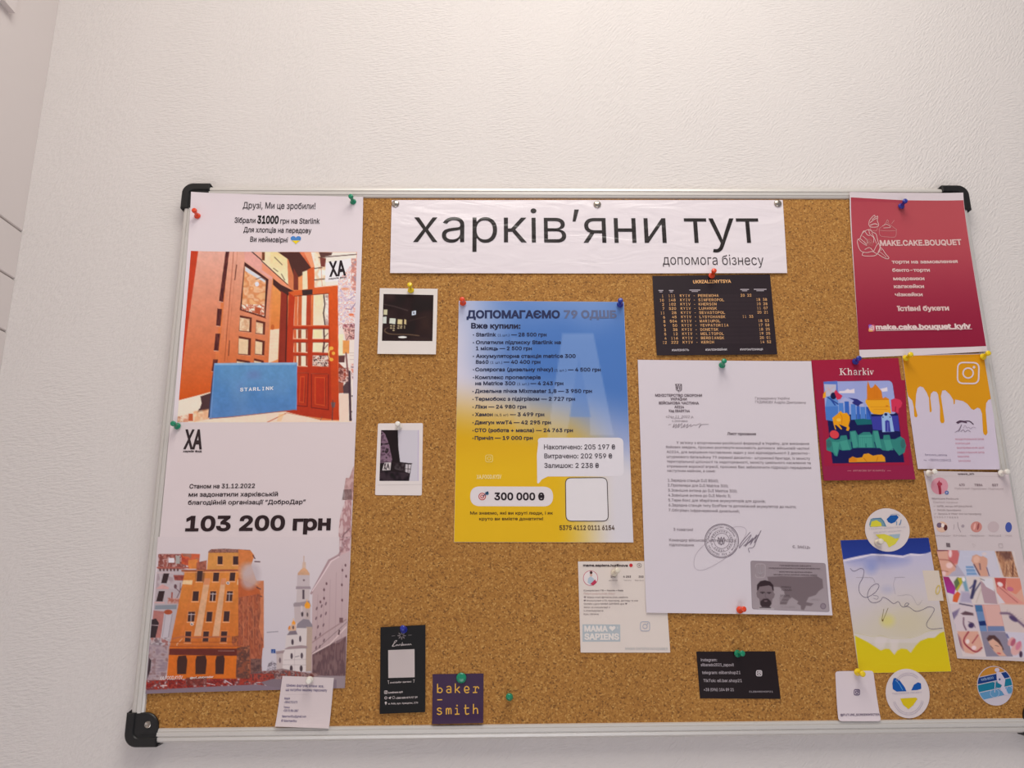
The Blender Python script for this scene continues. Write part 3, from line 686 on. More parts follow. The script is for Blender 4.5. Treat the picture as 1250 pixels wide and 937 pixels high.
for (x0, x1) in ((296, 430), (480, 632)):   # first row of small panes
    g = [(x0 + 6, 795), (x1, 795), (x1, 885), (x0, 885)]; q.poly(g, (238, 218, 192)); q.line([(x0, 888), (x1, 888)], 5, (232, 140, 100)); q.line([(x0, 792), (x1, 792)], 6, (96, 36, 28))
    if x0 < 400: q.rect(x0 + 6, 798, x0 + 30, 882, (206, 96, 56)); q.rect(x0 + 46, 798, x0 + 78, 882, (150, 74, 50)); q.rect(x0 + 120, 798, x0 + 134, 882, (150, 60, 40))
    else: q.rect(x0 + 8, 800, x0 + 90, 880, (238, 216, 170)); q.line([(x0 + 108, 798), (x0 + 112, 885)], 14, (84, 54, 56)); q.line([(x0 + 115, 870), (x0 + 145, 835)], 7, (84, 54, 56))
crop(320, 400, 7.808)
for g in ([(330, 430), (440, 430), (430, 750), (320, 740)], [(470, 435), (632, 440), (632, 780), (470, 760)]):
    q.line(g + [g[0]], 7, (104, 34, 26)); q.line([g[0], g[1]], 4, (226, 110, 70)); g2 = [(g[0][0] + 36, g[0][1] + 36), (g[1][0] - 34, g[1][1] + 36), (g[2][0] - 34, g[2][1] - 40), (g[3][0] + 36, g[3][1] - 34)]
    q.poly(g2, (176, 52, 30)); q.line(g2 + [g2[0]], 8, (204, 82, 44)); q.line([(g2[1][0] + 6, g2[1][1]), (g2[2][0] + 6, g2[2][1])], 6, (120, 40, 30))
q.line([(655, 190), (636, 230), (636, 270), (655, 305)], 9, (240, 190, 110)); q.ell(660, 195, 20, 18, (236, 170, 70)); q.ell(680, 243, 16, 16, (236, 170, 70)); q.ell(660, 302, 20, 16, (236, 170, 70))
q.poly([(655, 710), (700, 710), (690, 760), (665, 760)], (110, 90, 92)); q.line([(675, 690), (668, 890)], 9, (92, 60, 60)); q.line([(720, 0), (736, 850)], 7, (226, 110, 70))
# street and pavement at the right
q.poly([(728, 0), (890, 0), (890, 900), (735, 900)], (232, 216, 206)); q.poly([(728, 60), (775, 60), (775, 270), (730, 270)], (238, 222, 184)); q.poly([(770, 120), (832, 120), (830, 245), (768, 245)], (222, 150, 84)); q.mottle([(768, 0), (890, 0), (890, 110), (800, 120)], [(150, 84, 84), (232, 190, 180), (110, 60, 62)], 18, 0.9, 21)
q.poly([(728, 265), (790, 262), (785, 330), (728, 330)], (96, 60, 60)); q.poly([(728, 330), (800, 400), (790, 510), (728, 510)], (150, 66, 50)); q.poly([(728, 510), (775, 520), (775, 620), (730, 625)], (160, 82, 62)); q.poly([(770, 560), (830, 480), (830, 625), (775, 625)], (84, 64, 68))
q.mottle([(728, 380), (830, 380), (830, 520), (728, 520)], [(150, 66, 50), (226, 190, 180), (96, 60, 60)], 24, 0.7, 22); q.poly([(730, 630), (825, 630), (825, 890), (738, 890)], (230, 204, 186)); q.line([(832, 420), (842, 890)], 22, (70, 50, 58)); q.line([(800, 240), (815, 420)], 14, (120, 70, 70))
for yy in (240, 262, 300): q.line([(835, yy), (885, yy)], 4, (120, 90, 92), 0.7)
for yy in (650, 800, 872): q.ell(862, yy, 12, 8, (90, 70, 76))
q.mottle([(845, 340), (880, 340), (880, 500), (850, 500)], [(214, 130, 110), (236, 214, 210), (130, 90, 100)], 20, 0.8, 5)
# the pavement and the carton
q.poly([(-700, 830), (230, 800), (560, 880), (900, 890), (900, 940), (-820, 940), (-820, 900)], (234, 208, 188)); q.line([(230, 810), (555, 868)], 6, (196, 130, 96)); q.line([(225, 815), (50, 900)], 8, (190, 100, 64)); q.line([(555, 880), (575, 845)], 5, (110, 80, 76)); q.poly([(160, 820), (215, 815), (180, 890), (140, 890)], (228, 186, 140), 0.7)
crop(210, 400, 7.808)
q.poly([(60, 700), (380, 610), (360, 860), (900, 830), (900, 940), (60, 940)], (236, 212, 190)); q.poly([(275, 655), (375, 620), (360, 780), (245, 810), (285, 720)], (78, 54, 56)); q.poly([(60, 700), (265, 645), (285, 720), (270, 770), (60, 860)], (234, 218, 200))
q.poly([(165, 822), (205, 820), (205, 890), (160, 890)], (190, 90, 56)); q.mottle([(60, 850), (160, 830), (160, 900), (60, 910)], [(236, 212, 190), (190, 100, 70)], 22, 0.6, 31); q.mottle([(210, 800), (360, 770), (350, 870), (210, 900)], [(236, 200, 160), (220, 150, 100)], 40, 0.6, 32)
q.poly([(408, 345), (378, 840), (345, 862), (385, 480)], (58, 56, 84))
crop(210, 400, 7.808)
bx = [(408, 338), (1192, 330), (1187, 780), (358, 870)]
q.poly(bx, (92, 142, 190), col2=(96, 112, 170)); q.mottle(bx, [(74, 132, 186), (96, 146, 190), (110, 116, 168)], 300, 0.6, 33)
q.poly([(410, 338), (1190, 330), (1190, 352), (412, 356)], (150, 182, 212), 0.8); q.line([(358, 866), (560, 850), (1187, 780)], 7, (150, 90, 84)); q.line([(408, 345), (372, 860)], 7, (120, 150, 200)); q.line([(1189, 335), (1185, 780)], 6, (120, 150, 200))
q.grain(0.045); q.done()
s.text('STARLINK', 645, 606, 972, 590, 30, (226, 226, 232), 0.02, layer=3, mono=1)
crop(320, 300, 7.808)
for x0 in (640,):
    s.text('ХА', 640, 290, 800, 276, 128, (44, 36, 40), 0.03, 0.0, layer=3); s.text('харків фуд', 632, 322, 802, 304, 14, (80, 70, 72), 0.02, layer=3)
crop(); s.finish({'heart_emblem': 'small blue and yellow heart'})

# ------------------------------------------------------------------ poster with the ruined building
s = Sheet('poster', 'white poster with a donated total above a ruined orange corner building and a church tower', 'poster',
          [(209, 516.5), (434.6, 515.5), (421, 839.5), (179, 846)], 2, (206, 193, 194), 'soft', gain=1.27, lift={'l': (0.0030, 0.03)})
q = Pic(s, [(194.2, 655), (428.2, 655), (421, 839.5), (179, 846)], (200, 188, 190), 'printed_photograph', 0.8, 1)
crop()
q.c[:] = (200, 188, 191); t = np.clip((q.Y - 640) / 190, 0, 1)[..., None]; q.c = (205, 192, 193) * (1 - t) + np.array((188, 180, 188)) * t
# right-hand block rising out of the sheet's side
q.poly([(424, 655), (432, 655), (424, 845), (400, 845), (414, 690), (414.5, 668)], (196, 160, 160))
crop(300, 600, 6.693)
q.poly([(765, 500), (840, 400), (870, 360), (830, 1640), (530, 1640), (545, 820), (535, 825), (680, 555)], (190, 168, 170), col2=(168, 142, 142))
q.poly([(770, 360), (870, 300), (860, 480), (770, 520)], (192, 160, 162)); q.line([(535, 830), (680, 560), (760, 520), (850, 320)], 16, (160, 132, 136)); q.line([(545, 810), (700, 565), (760, 530)], 8, (216, 196, 198))
q.line([(850, 300), (790, 360), (785, 480)], 9, (120, 92, 96)); q.mottle([(765, 220), (870, 200), (850, 480), (765, 500)], [(192, 160, 160), (140, 96, 100), (200, 176, 176)], 34, 0.6, 3)
for x0 in (590, 640, 690, 740, 790): q.line([(x0, 840 - (x0 - 590) * 1.2), (x0 - 12, 1300)], 5, (158, 132, 136), 0.6)
for x, y in ((790, 640), (820, 690), (785, 760), (788, 885), (815, 600), (640, 800), (660, 750), (610, 900), (640, 870)): q.ell(x, y, 7, 12, (100, 72, 78))
crop(300, 720, 6.693)
for i, (x, y) in enumerate(((580, 150), (620, 130), (655, 110), (575, 230), (615, 210), (655, 190), (590, 300), (635, 285), (570, 390), (608, 360), (605, 460), (640, 410), (575, 470))): q.ell(x, y, 6, 15, (112, 88, 94), rot=0.3)
q.poly([(545, 520), (690, 440), (760, 430), (820, 375), (815, 790), (545, 700)], (112, 84, 84), col2=(96, 74, 78)); q.mottle([(545, 520), (690, 440), (820, 375), (815, 700), (545, 690)], [(120, 92, 92), (90, 66, 70), (132, 104, 102)], 40, 0.6, 4, stretch=(0.5, 2))
q.line([(540, 430), (650, 350), (820, 240)], 9, (150, 124, 124)); q.line([(545, 520), (690, 440), (820, 300)], 9, (206, 184, 182)); q.rect(765, 225, 795, 265, (112, 84, 88)); q.line([(765, 330), (760, 360)], 12, (84, 60, 64))
q.line([(385, 660), (560, 500), (840, 250)], 4, (96, 80, 82))
# church
crop(300, 600, 6.693)
q.line([(475, 525), (475, 600)], 5, (180, 140, 110)); q.poly([(465, 575), (490, 575), (492, 630), (460, 630)], (196, 168, 150)); q.poly([(425, 665), (450, 635), (475, 620), (500, 635), (522, 668), (520, 690), (424, 690)], (206, 158, 120), col2=(190, 150, 124))
q.poly([(422, 680), (522, 680), (522, 775), (418, 775)], (184, 170, 172)); q.ell(475, 722, 8, 8, (110, 90, 96)); q.poly([(412, 772), (528, 772), (532, 795), (408, 795)], (150, 134, 140)); q.poly([(418, 795), (522, 795), (518, 910), (412, 910)], (186, 172, 172)); q.poly([(463, 800), (480, 800), (480, 876), (463, 876)], (84, 70, 78))
q.poly([(400, 905), (520, 905), (535, 935), (388, 935)], (140, 126, 130))
crop(300, 720, 6.693)
q.poly([(395, 120), (530, 110), (530, 260), (400, 270)], (182, 166, 166)); q.poly([(388, 110), (520, 85), (530, 130), (395, 135)], (148, 134, 138)); q.ell(462, 195, 9, 22, (70, 56, 62)); q.ell(503, 200, 8, 20, (84, 70, 74)); q.rect(450, 128, 464, 180, (196, 180, 180))
q.poly([(480, 130), (482, 115), (500, 90), (525, 112), (528, 130), (520, 150), (490, 150)], (226, 150, 50)); q.line([(500, 92), (500, 78)], 4, (226, 150, 50)); q.rect(490, 150, 520, 235, (176, 158, 154)); q.ell(504, 200, 6, 18, (84, 70, 74))
q.poly([(415, 310), (420, 275), (470, 235), (515, 240), (545, 285), (545, 315)], (132, 122, 130)); q.poly([(495, 300), (545, 300), (535, 660), (490, 665)], (170, 148, 134)); q.poly([(420, 310), (500, 310), (495, 470), (410, 470)], (200, 188, 186)); q.ell(445, 398, 9, 26, (84, 70, 78))
q.poly([(345, 320), (370, 285), (400, 275), (412, 300), (412, 330), (350, 335)], (196, 160, 136)); q.poly([(375, 280), (378, 262), (390, 245), (405, 262), (408, 280)], (222, 146, 60)); q.line([(390, 248), (390, 232)], 4, (222, 146, 60)); q.poly([(345, 318), (352, 295), (362, 290), (365, 318)], (200, 120, 50)); q.ell(388, 305, 7, 14, (84, 66, 70))
q.poly([(335, 370), (360, 335), (410, 330), (425, 365)], (120, 108, 116)); q.poly([(330, 368), (425, 362), (420, 470), (322, 470)], (198, 186, 184)); q.ell(382, 424, 10, 24, (76, 62, 70)); q.poly([(318, 480), (350, 462), (450, 450), (500, 455), (505, 470), (490, 480), (320, 490)], (150, 130, 132))
q.poly([(300, 485), (490, 475), (490, 665), (300, 660)], (202, 190, 188)); q.poly([(245, 500), (320, 490), (305, 520), (250, 525)], (150, 130, 132)); q.poly([(252, 522), (305, 515), (300, 660), (250, 660)], (180, 164, 162)); q.ell(280, 573, 8, 22, (104, 86, 92))
for x, y in ((375, 538), (458, 535)): q.ell(x, y, 10, 24, (80, 66, 74))
for x, y in ((372, 640), (453, 640)): q.ell(x, y, 12, 26, (70, 56, 62))
q.line([(315, 570), (490, 565)], 4, (160, 146, 148)); q.line([(300, 610), (490, 610)], 4, (160, 146, 148)); q.line([(405, 545), (435, 538)], 5, (110, 96, 104)); q.line([(400, 490), (398, 660)], 3, (150, 136, 140))
q.line([(175, 345), (262, 338)], 5, (110, 104, 116)); q.line([(105, 320), (135, 322)], 3, (130, 124, 134)); q.rect(208, 482, 243, 515, (44, 70, 130)); q.line([(228, 488), (222, 510)], 4, (200, 206, 226))
q.mottle([(170, 665), (185, 600), (215, 575), (250, 600), (250, 665)], [(120, 110, 118), (180, 172, 180), (90, 80, 88)], 18, 0.7, 5)
q.poly([(150, 665), (300, 640), (560, 690), (820, 720), (810, 800), (-200, 820), (-200, 690)], (134, 112, 112)); q.mottle([(130, 660), (300, 655), (600, 680), (590, 760), (100, 760)], [(110, 50, 44), (160, 130, 126), (80, 52, 54), (150, 60, 46)], 26, 0.7, 6)
q.poly([(560, 700), (815, 700), (805, 800), (560, 800)], (140, 124, 128))
# street of rubble
crop(175, 760, 7.208)
q.poly([(20, 480), (1700, 500), (1700, 640), (20, 620)], (120, 104, 112)); q.poly([(30, 500), (200, 495), (900, 490), (960, 560), (950, 590), (500, 560), (30, 590)], (126, 38, 34))
q.mottle([(25, 490), (960, 480), (1100, 560), (960, 600), (25, 590)], [(136, 40, 34), (96, 40, 42), (170, 60, 46), (104, 66, 70), (190, 170, 170)], 30, 0.8, 7)
q.poly([(20, 590), (500, 565), (1000, 540), (1400, 600), (1400, 640), (20, 640)], (124, 108, 118))
q.line([(160, 552), (210, 548)], 9, (206, 196, 196)); q.line([(720, 505), (780, 540)], 7, (196, 190, 200)); q.line([(560, 530), (630, 545)], 6, (196, 180, 180))
# the neighbour at the left
crop(175, 660, 7.208)
q.poly([(150, 115), (350, 115), (350, 250), (140, 250)], (150, 92, 84)); q.mottle([(140, 118), (380, 118), (380, 250), (140, 250)], [(150, 84, 74), (190, 160, 156), (120, 62, 56), (170, 110, 100)], 34, 0.8, 41)
q.rect(228, 150, 278, 192, (214, 206, 212)); q.rect(290, 130, 325, 200, (160, 156, 152)); q.mottle([(340, 110), (500, 115), (490, 250), (340, 200)], [(170, 62, 44), (196, 84, 50), (150, 96, 80)], 40, 0.9, 42); q.poly([(400, 170), (480, 160), (480, 245), (395, 245)], (206, 124, 64))
q.poly([(135, 250), (390, 250), (340, 520), (300, 700), (240, 950), (60, 950), (105, 560)], (172, 158, 162)); q.mottle([(135, 250), (380, 250), (350, 420), (120, 420)], [(176, 160, 164), (184, 172, 176), (150, 130, 134)], 60, 0.6, 43)
for i in range(6): q.rect(150 + i * 30, 240, 165 + i * 30, 265, (92, 62, 60))
q.line([(135, 235), (400, 235)], 14, (160, 90, 80)); q.line([(130, 280), (270, 280)], 10, (190, 170, 172))
q.poly([(185, 285), (235, 285), (212, 372), (165, 370)], (56, 42, 44)); q.poly([(145, 440), (196, 440), (178, 532), (122, 530)], (56, 42, 44)); q.poly([(120, 420), (175, 380), (235, 410), (225, 425)], (196, 150, 146)); q.line([(110, 540), (190, 542)], 10, (196, 150, 146))
q.poly([(115, 565), (300, 560), (295, 600), (110, 600)], (128, 132, 140)); q.mottle([(270, 300), (380, 300), (365, 350), (280, 345)], [(120, 50, 46), (150, 70, 60)], 20, 0.9, 44)
q.ell(287, 400, 13, 20, (96, 70, 76)); q.line([(287, 410), (325, 450), (330, 370)], 6, (110, 84, 88)); q.line([(350, 390), (300, 500), (250, 540)], 7, (110, 80, 84)); q.line([(258, 455), (255, 510)], 12, (150, 74, 64)); q.mottle([(220, 500), (330, 500), (320, 550), (220, 550)], [(160, 84, 66), (190, 150, 144)], 22, 0.8, 45)
q.poly([(100, 610), (190, 620), (160, 860), (75, 900)], (168, 110, 104)); q.poly([(85, 690), (120, 680), (145, 720), (115, 850), (70, 850)], (56, 44, 48)); q.line([(80, 738), (140, 742)], 6, (170, 150, 154))
q.poly([(195, 640), (260, 640), (225, 850), (160, 850)], (182, 172, 178)); q.ell(225, 625, 36, 22, (160, 78, 52)); q.line([(258, 645), (225, 845)], 5, (120, 110, 120)); q.line([(200, 650), (175, 840)], 5, (140, 130, 138))
q.mottle([(70, 850), (240, 850), (230, 950), (60, 950)], [(150, 90, 84), (180, 170, 174), (110, 92, 98)], 30, 0.8, 46)
crop(175, 760, 7.208)
q.poly([(60, 190), (240, 200), (200, 500), (40, 500)], (150, 132, 138)); q.mottle([(60, 190), (240, 200), (200, 500), (40, 500)], [(140, 120, 130), (170, 150, 152), (130, 96, 96)], 40, 0.7, 47)
for i in range(8): q.line([(70, 300 + i * 24), (190, 304 + i * 24)], 4, (110, 96, 110), 0.6)
q.poly([(60, 300), (80, 330), (70, 420), (40, 500), (50, 400)], (60, 48, 52))
# the orange corner building
crop(175, 660, 7.208)
O1, O2 = (204, 128, 62), (186, 100, 46)
q.poly([(575, 95), (935, 95), (935, 260), (560, 255)], (200, 136, 72)); q.mottle([(575, 90), (600, 72), (720, 68), (940, 78), (935, 102), (575, 105)], [(110, 66, 58), (150, 100, 86), (90, 60, 58)], 18, 0.9, 48)
q.poly([(370, 260), (920, 240), (890, 960), (230, 960), (300, 620)], O1, col2=O2)
q.mottle([(470, 190), (560, 170), (555, 260), (470, 270)], [(120, 60, 50), (160, 90, 70)], 20, 0.9, 49); q.poly([(470, 255), (540, 255), (530, 360), (465, 350)], (62, 44, 46), 0.85, blur=20)
q.line([(345, 262), (870, 258)], 16, (150, 84, 62)); q.line([(360, 276), (840, 272)], 6, (214, 150, 110))
q.poly([(355, 345), (438, 345), (430, 385), (345, 380)], (218, 184, 140)); q.poly([(830, 340), (925, 340), (915, 385), (825, 385)], (214, 184, 150))
for (a, b, c_, d_) in (((540, 330), (590, 330), (510, 835), (447, 835)), ((688, 330), (728, 330), (668, 840), (608, 840))): q.poly([a, b, c_, d_], (206, 158, 122)); q.poly([a, b, (b[0] - 8, 385), (a[0] - 8, 385)], (200, 130, 92))
q.poly([(440, 345), (460, 345), (350, 840), (330, 840)], (196, 112, 58), 0.6); q.poly([(860, 380), (940, 370), (900, 940), (780, 900)], (196, 112, 50), 0.5)
for (x0, y0, x1, y1) in ((478, 262, 525, 355), (620, 278, 670, 355), (765, 278, 812, 352), (440, 442, 492, 528), (592, 442, 642, 528), (738, 442, 788, 528), (400, 622, 458, 708), (562, 622, 610, 708), (712, 618, 762, 708), (375, 795, 425, 890), (530, 795, 580, 885), (686, 795, 740, 890), (655, 135, 698, 205), (790, 135, 838, 208)):
    k = -8 if y0 > 200 else 0
    q.poly([(x0 - 7, y0 - 8), (x1 + 7, y0 - 8), (x1 + 5 + k, y1 + 12), (x0 - 8 + k, y1 + 12)], (214, 140, 96), 0.55)
    q.poly([(x0, y0), (x1, y0), (x1 + k, y1), (x0 + k, y1)], (66, 46, 46)); q.line([(x0 - 6 + k, y1 + 6), (x1 + 4 + k, y1 + 6)], 6, (220, 164, 124))
    if x0 in (592, 738, 400): q.line([((x0 + x1) / 2 - 4, y0 + 15), ((x0 + x1) / 2 - 8, y1)], 6, (196, 180, 180)); q.line([(x0, y0 + 24), (x1, y0 + 24)], 6, (190, 172, 172))
q.ell(745, 370, 16, 14, (202, 190, 186)); q.ell(745, 370, 6, 6, (60, 50, 50)); q.ell(430, 730, 16, 14, (202, 190, 186)); q.ell(428, 732, 6, 6, (60, 50, 50))
q.line([(345, 860), (300, 905), (300, 930)], 6, (206, 170, 140)); q.line([(260, 860), (350, 840), (450, 850), (760, 840)], 14, (170, 98, 66)); q.line([(240, 890), (930, 890)], 8, (164, 84, 44)); q.mottle([(780, 840), (935, 820), (935, 940), (780, 940)], [(170, 90, 56), (110, 62, 52), (150, 84, 60)], 26, 0.8, 50)
q.poly([(900, 350), (1060, 350), (1060, 940), (880, 940)], (184, 96, 52), 0.8)
crop(300, 600, 6.693)
q.poly([(-60, 470), (40, 480), (70, 520), (45, 600), (100, 760), (130, 860), (-60, 860)], (196, 116, 66)); q.poly([(-60, 700), (100, 770), (125, 850), (110, 940), (-60, 940)], (176, 90, 54)); q.ell(40, 690, 75, 105, (178, 164, 168), a=0.75, blur=40, rot=0.3); q.ell(10, 640, 60, 60, (186, 172, 176), a=0.5, blur=40)
for (a, b) in (((60, 520), (75, 545)), ((75, 570), (115, 572)), ((90, 780), (120, 795)), ((110, 850), (130, 855))): q.line([a, b], 9, (92, 62, 62))
crop(300, 720, 6.693)
q.poly([(-60, 60), (115, 30), (120, 190), (105, 300), (145, 420), (130, 560), (130, 660), (-60, 700)], (158, 84, 58)); q.mottle([(-60, 60), (115, 30), (120, 190), (105, 300), (145, 420), (130, 560), (130, 660), (-60, 700)], [(166, 90, 62), (130, 70, 56), (176, 104, 76), (110, 66, 58)], 34, 0.6, 51, stretch=(0.6, 2))
for x in (-20, 20, 60): q.line([(x, 60), (x + 4, 480)], 6, (196, 120, 80), 0.6)
q.mottle([(40, 560), (130, 560), (130, 680), (40, 680)], [(70, 56, 60), (110, 84, 80)], 20, 0.8, 52)
q.mottle([(-50, 680), (240, 680), (235, 720), (130, 750), (-50, 760)], [(120, 44, 38), (160, 60, 46), (84, 50, 50)], 22, 0.85, 53)
crop(175, 760, 7.208)
q.poly([(235, 200), (850, 210), (830, 490), (210, 490)], (196, 100, 36)); q.line([(240, 205), (860, 205)], 10, (160, 84, 50)); q.poly([(235, 225), (860, 225), (855, 290), (230, 280)], (98, 46, 40)); q.line([(660, 245), (800, 245)], 5, (190, 160, 150), 0.7)
for (x0, x1) in ((300, 390), (460, 560), (635, 720)): q.poly([(x0, 330), (x0 + 12, 290), (x1 - 12, 285), (x1, 330), (x1 - 12, 450), (x0, 450)], (66, 42, 38))
q.poly([(720, 290), (825, 290), (815, 480), (705, 480)], (200, 104, 36)); q.poly([(825, 220), (935, 200), (935, 480), (815, 480)], (134, 76, 56)); q.mottle([(825, 220), (935, 200), (935, 490), (815, 490)], [(134, 76, 56), (80, 56, 54), (160, 100, 74)], 30, 0.8, 54); q.mottle([(380, 480), (560, 470), (560, 550), (380, 550)], [(84, 40, 36), (120, 70, 64)], 24, 0.7, 55)
q.grain(0.06); q.done()
crop(140, 400, 3.903)
D = (52, 42, 44)
for (a, h_) in ((0, 0),):
    s.text('ХА', 330, 575, 417, 575, 82, D, 0.03, 0.0); s.text('харків фуд', 328, 593, 416, 592, 8, D, 0.03)
s.text('Станом на 31.12.2022', 358, 765, 668, 762, 19, D, 0.016, 0.0)
s.text('ми задонатили харківській', 354, 804, 778, 801, 19, D, 0.016, 0.0)
s.text('благодійній організації “ДоброДар”', 351, 842, 910, 838, 19, D, 0.016, 0.0)
crop(); s.text('103 200 грн', 226.5, 647.5, 403.5, 646, 16.2, (48, 36, 38), 0.032, 0.0, res=4)
crop(175, 760, 7.208)
s.text('XA.FOOD.KYIV', 148, 500, 345, 494, 30, (214, 200, 196), 0.01, 0.15, layer=3); s.text('@cf_dobrodar', 412, 490, 618, 480, 15, (214, 200, 196), 0.02, 0.1, layer=3)
crop(300, 600, 6.693)          # the block's upper part, beside the total
q = Pic(s, [(795, -20), (868, -20), (862, 372), (752, 372)], (205, 192, 193), 'printed_photograph', 0.8, 1)
q.poly([(800, -40), (880, -40), (880, 400), (760, 400), (760, 240), (790, 190), (815, 60)], (190, 158, 158)); q.mottle([(800, -40), (880, -40), (880, 400), (760, 400), (760, 240), (815, 60)], [(196, 164, 164), (150, 104, 106), (200, 176, 176)], 30, 0.7, 61, stretch=(0.7, 1.6))
q.line([(850, 300), (800, 350), (785, 380)], 9, (120, 92, 96)); q.done()
crop(140, 400, 3.903)
q = Pic(s, [(1112, 655), (1140, 655), (1136, 820), (1082, 820)], (205, 192, 193), 'printed_photograph', 0.8, 1)
q.poly([(1138, 660), (1118, 715), (1098, 715), (1100, 760), (1085, 830), (1145, 830), (1145, 660)], (190, 156, 154)); q.mottle([(1138, 660), (1118, 715), (1098, 715), (1085, 830), (1145, 830)], [(190, 156, 154), (150, 110, 108)], 16, 0.6, 62); q.done()
crop(); s.finish()

# ------------------------------------------------------------------ banner
s = Sheet('banner', 'long white laminated banner with big black Cyrillic headline held by three metal tacks', 'banner',
          [(478.2, 244), (955.5, 244), (960.6, 333.5), (476.4, 333.5)], 2, (217, 208, 212), 'film', wave=0.0012, hf=1.0)
crop(430, 220, 3.903); K = (38, 31, 32)
s.text('харків’яни тут', 290, 297, 1943, 300, 160, K, -0.003, res=6)
s.text('допомога бізнесу', 1480, 402, 1960, 405, 48, (54, 46, 48), -0.004, res=3)
crop(); s.finish()

# ------------------------------------------------------------------ two instant photographs
s = Sheet('instant_photo', 'square instant photo of a dark room with lit windows, yellow pin on top', 'photo',
          [(463.6, 351.6), (534.3, 352.4), (532.2, 432.8), (460.9, 432.2)], 0.5, (214, 206, 200), 'gloss', thick=0.0005, lift={'b': (0.002, 0.03)})
crop(455, 345, 9.866)
q = Pic(s, [(130, 135), (732, 148), (720, 706), (112, 702)], (44, 32, 32), 'picture', 0.7, 1)
q.c[:] = (46, 34, 34); q.mottle([(100, 130), (740, 130), (740, 710), (100, 710)], [(38, 28, 30), (58, 44, 42)], 220, 0.8, 3); q.poly([(560, 400), (720, 380), (720, 600), (560, 580)], (84, 60, 48), 0.35, blur=120)
q.line([(140, 262), (260, 285), (420, 335)], 10, (100, 84, 80), 0.6, blur=8); q.line([(420, 465), (640, 410)], 6, (90, 70, 60), 0.5, blur=8)
q.line([(150, 560), (150, 590), (220, 620), (420, 625), (560, 640)], 9, (150, 120, 90), 0.7, sm=True, blur=6); q.ell(360, 658, 52, 12, (236, 232, 226)); q.line([(150, 560), (190, 540)], 6, (140, 110, 90), 0.6)
for g, c in (([(135, 325), (178, 322), (175, 388), (133, 385)], (196, 190, 156)), ([(122, 412), (168, 408), (165, 490), (118, 490)], (200, 204, 196)), ([(205, 428), (278, 432), (272, 500), (200, 490)], (202, 206, 192)), ([(302, 440), (358, 445), (355, 505), (298, 498)], (206, 190, 140)), ([(382, 440), (404, 446), (404, 504), (380, 500)], (206, 186, 140)), ([(474, 345), (522, 334), (520, 385), (470, 395)], (200, 210, 224))): q.poly(g, c)
q.ell(495, 365, 12, 12, (110, 110, 120))
for x, y in ((222, 520), (256, 522), (222, 548), (254, 550), (312, 522), (345, 525), (308, 548), (342, 545), (384, 525), (384, 545), (252, 575)): q.ell(x, y, 13 if x < 370 else 6, 9, (196, 180, 140), a=0.85)
q.line([(118, 360), (120, 390)], 8, (214, 206, 200)); q.line([(116, 488), (112, 515)], 10, (214, 206, 200))
q.done(); crop(); s.finish()
s = Sheet('instant_photo', 'narrow instant photo of a dark wall and pale sky, white pin on top', 'photo',
          round_rect([(461.4, 516.6), (516.3, 516.2), (514.9, 604.2), (457.8, 603.8)], 0.01)[::6], 0.5, (216, 206, 203), 'gloss', thick=0.0005,
          shape=round_rect([(461.4, 516.6), (516.3, 516.2), (514.9, 604.4), (457.8, 604)], 2.0))
crop(430, 480, 5.854)
q = Pic(s, [(206, 262), (477, 262), (474, 625), (194, 625)], (196, 190, 198), 'picture', 0.6, 1)
q.poly([(200, 255), (325, 255), (330, 390), (342, 490), (425, 500), (405, 630), (190, 630)], (40, 32, 34)); q.mottle([(200, 255), (235, 290), (262, 360), (285, 470), (280, 490), (190, 500)], [(92, 70, 84), (140, 112, 130), (50, 40, 44)], 26, 0.95, 3)
q.poly([(228, 495), (278, 492), (272, 548), (214, 550)], (206, 196, 196)); q.line([(280, 495), (427, 502)], 5, (50, 40, 42)); q.poly([(380, 505), (422, 508), (410, 570), (378, 560)], (190, 182, 186)); q.line([(400, 505), (398, 570)], 4, (60, 50, 52)); q.line([(380, 538), (415, 540)], 4, (60, 50, 52)); q.mottle([(300, 500), (380, 500), (380, 560), (300, 540)], [(40, 32, 34), (90, 80, 84)], 20, 0.7, 6); q.mottle([(190, 550), (405, 570), (400, 630), (190, 630)], [(34, 28, 32), (66, 54, 60)], 40, 0.8, 8)
q.line([(228, 500), (238, 540)], 6, (52, 40, 46)); q.line([(240, 500), (228, 540)], 6, (52, 40, 46)); q.line([(244, 542), (256, 502), (264, 540)], 6, (52, 40, 46)); q.line([(246, 528), (264, 526)], 4, (52, 40, 46))
q.poly([(470, 260), (480, 260), (478, 630), (468, 630)], (170, 150, 190), 0.5); q.done()
s.stroke([(180, 655), (500, 650)], 3, (192, 182, 180), part='seam', layer=1); crop(); s.finish()

# ------------------------------------------------------------------ blue and yellow fundraising poster
s = Sheet('poster', 'blue to yellow gradient poster with a purchase list and a white speech bubble', 'poster',
          [(560.1, 367), (761.6, 368.3), (773.2, 661.9), (554, 661.5)], 0.5, (206, 200, 204), 'soft')
q = Pic(s, [(560.1, 367.2), (761.4, 368.5), (773, 661.7), (554.2, 661.3)], (150, 160, 200), 'printed_background', 2.0, 1)
u, v = q.u, q.v
def mixc(a, b, t): return a * (1 - t[..., None]) + b * t[..., None]
def sst(a, b, x): t = np.clip((x - a) / (b - a), 0, 1); return t * t * (3 - 2 * t)
A_ = np.array
top = mixc(A_((206., 200, 212)), A_((74., 114, 178)), sst(0.0, 0.52, u + 0.12 * (1 - v)))
top = mixc(top, A_((166., 180, 212)), 0.5 * vnoise(u * 5 + 3, v * 7, 5) * sst(0.2, 0.0, v))
mid = mixc(A_((206., 196, 205)), A_((150., 160, 196)), sst(0.1, 0.9, u))
c = mixc(top, mid, sst(0.30, 0.56, v - 0.16 * (u - 0.5)))
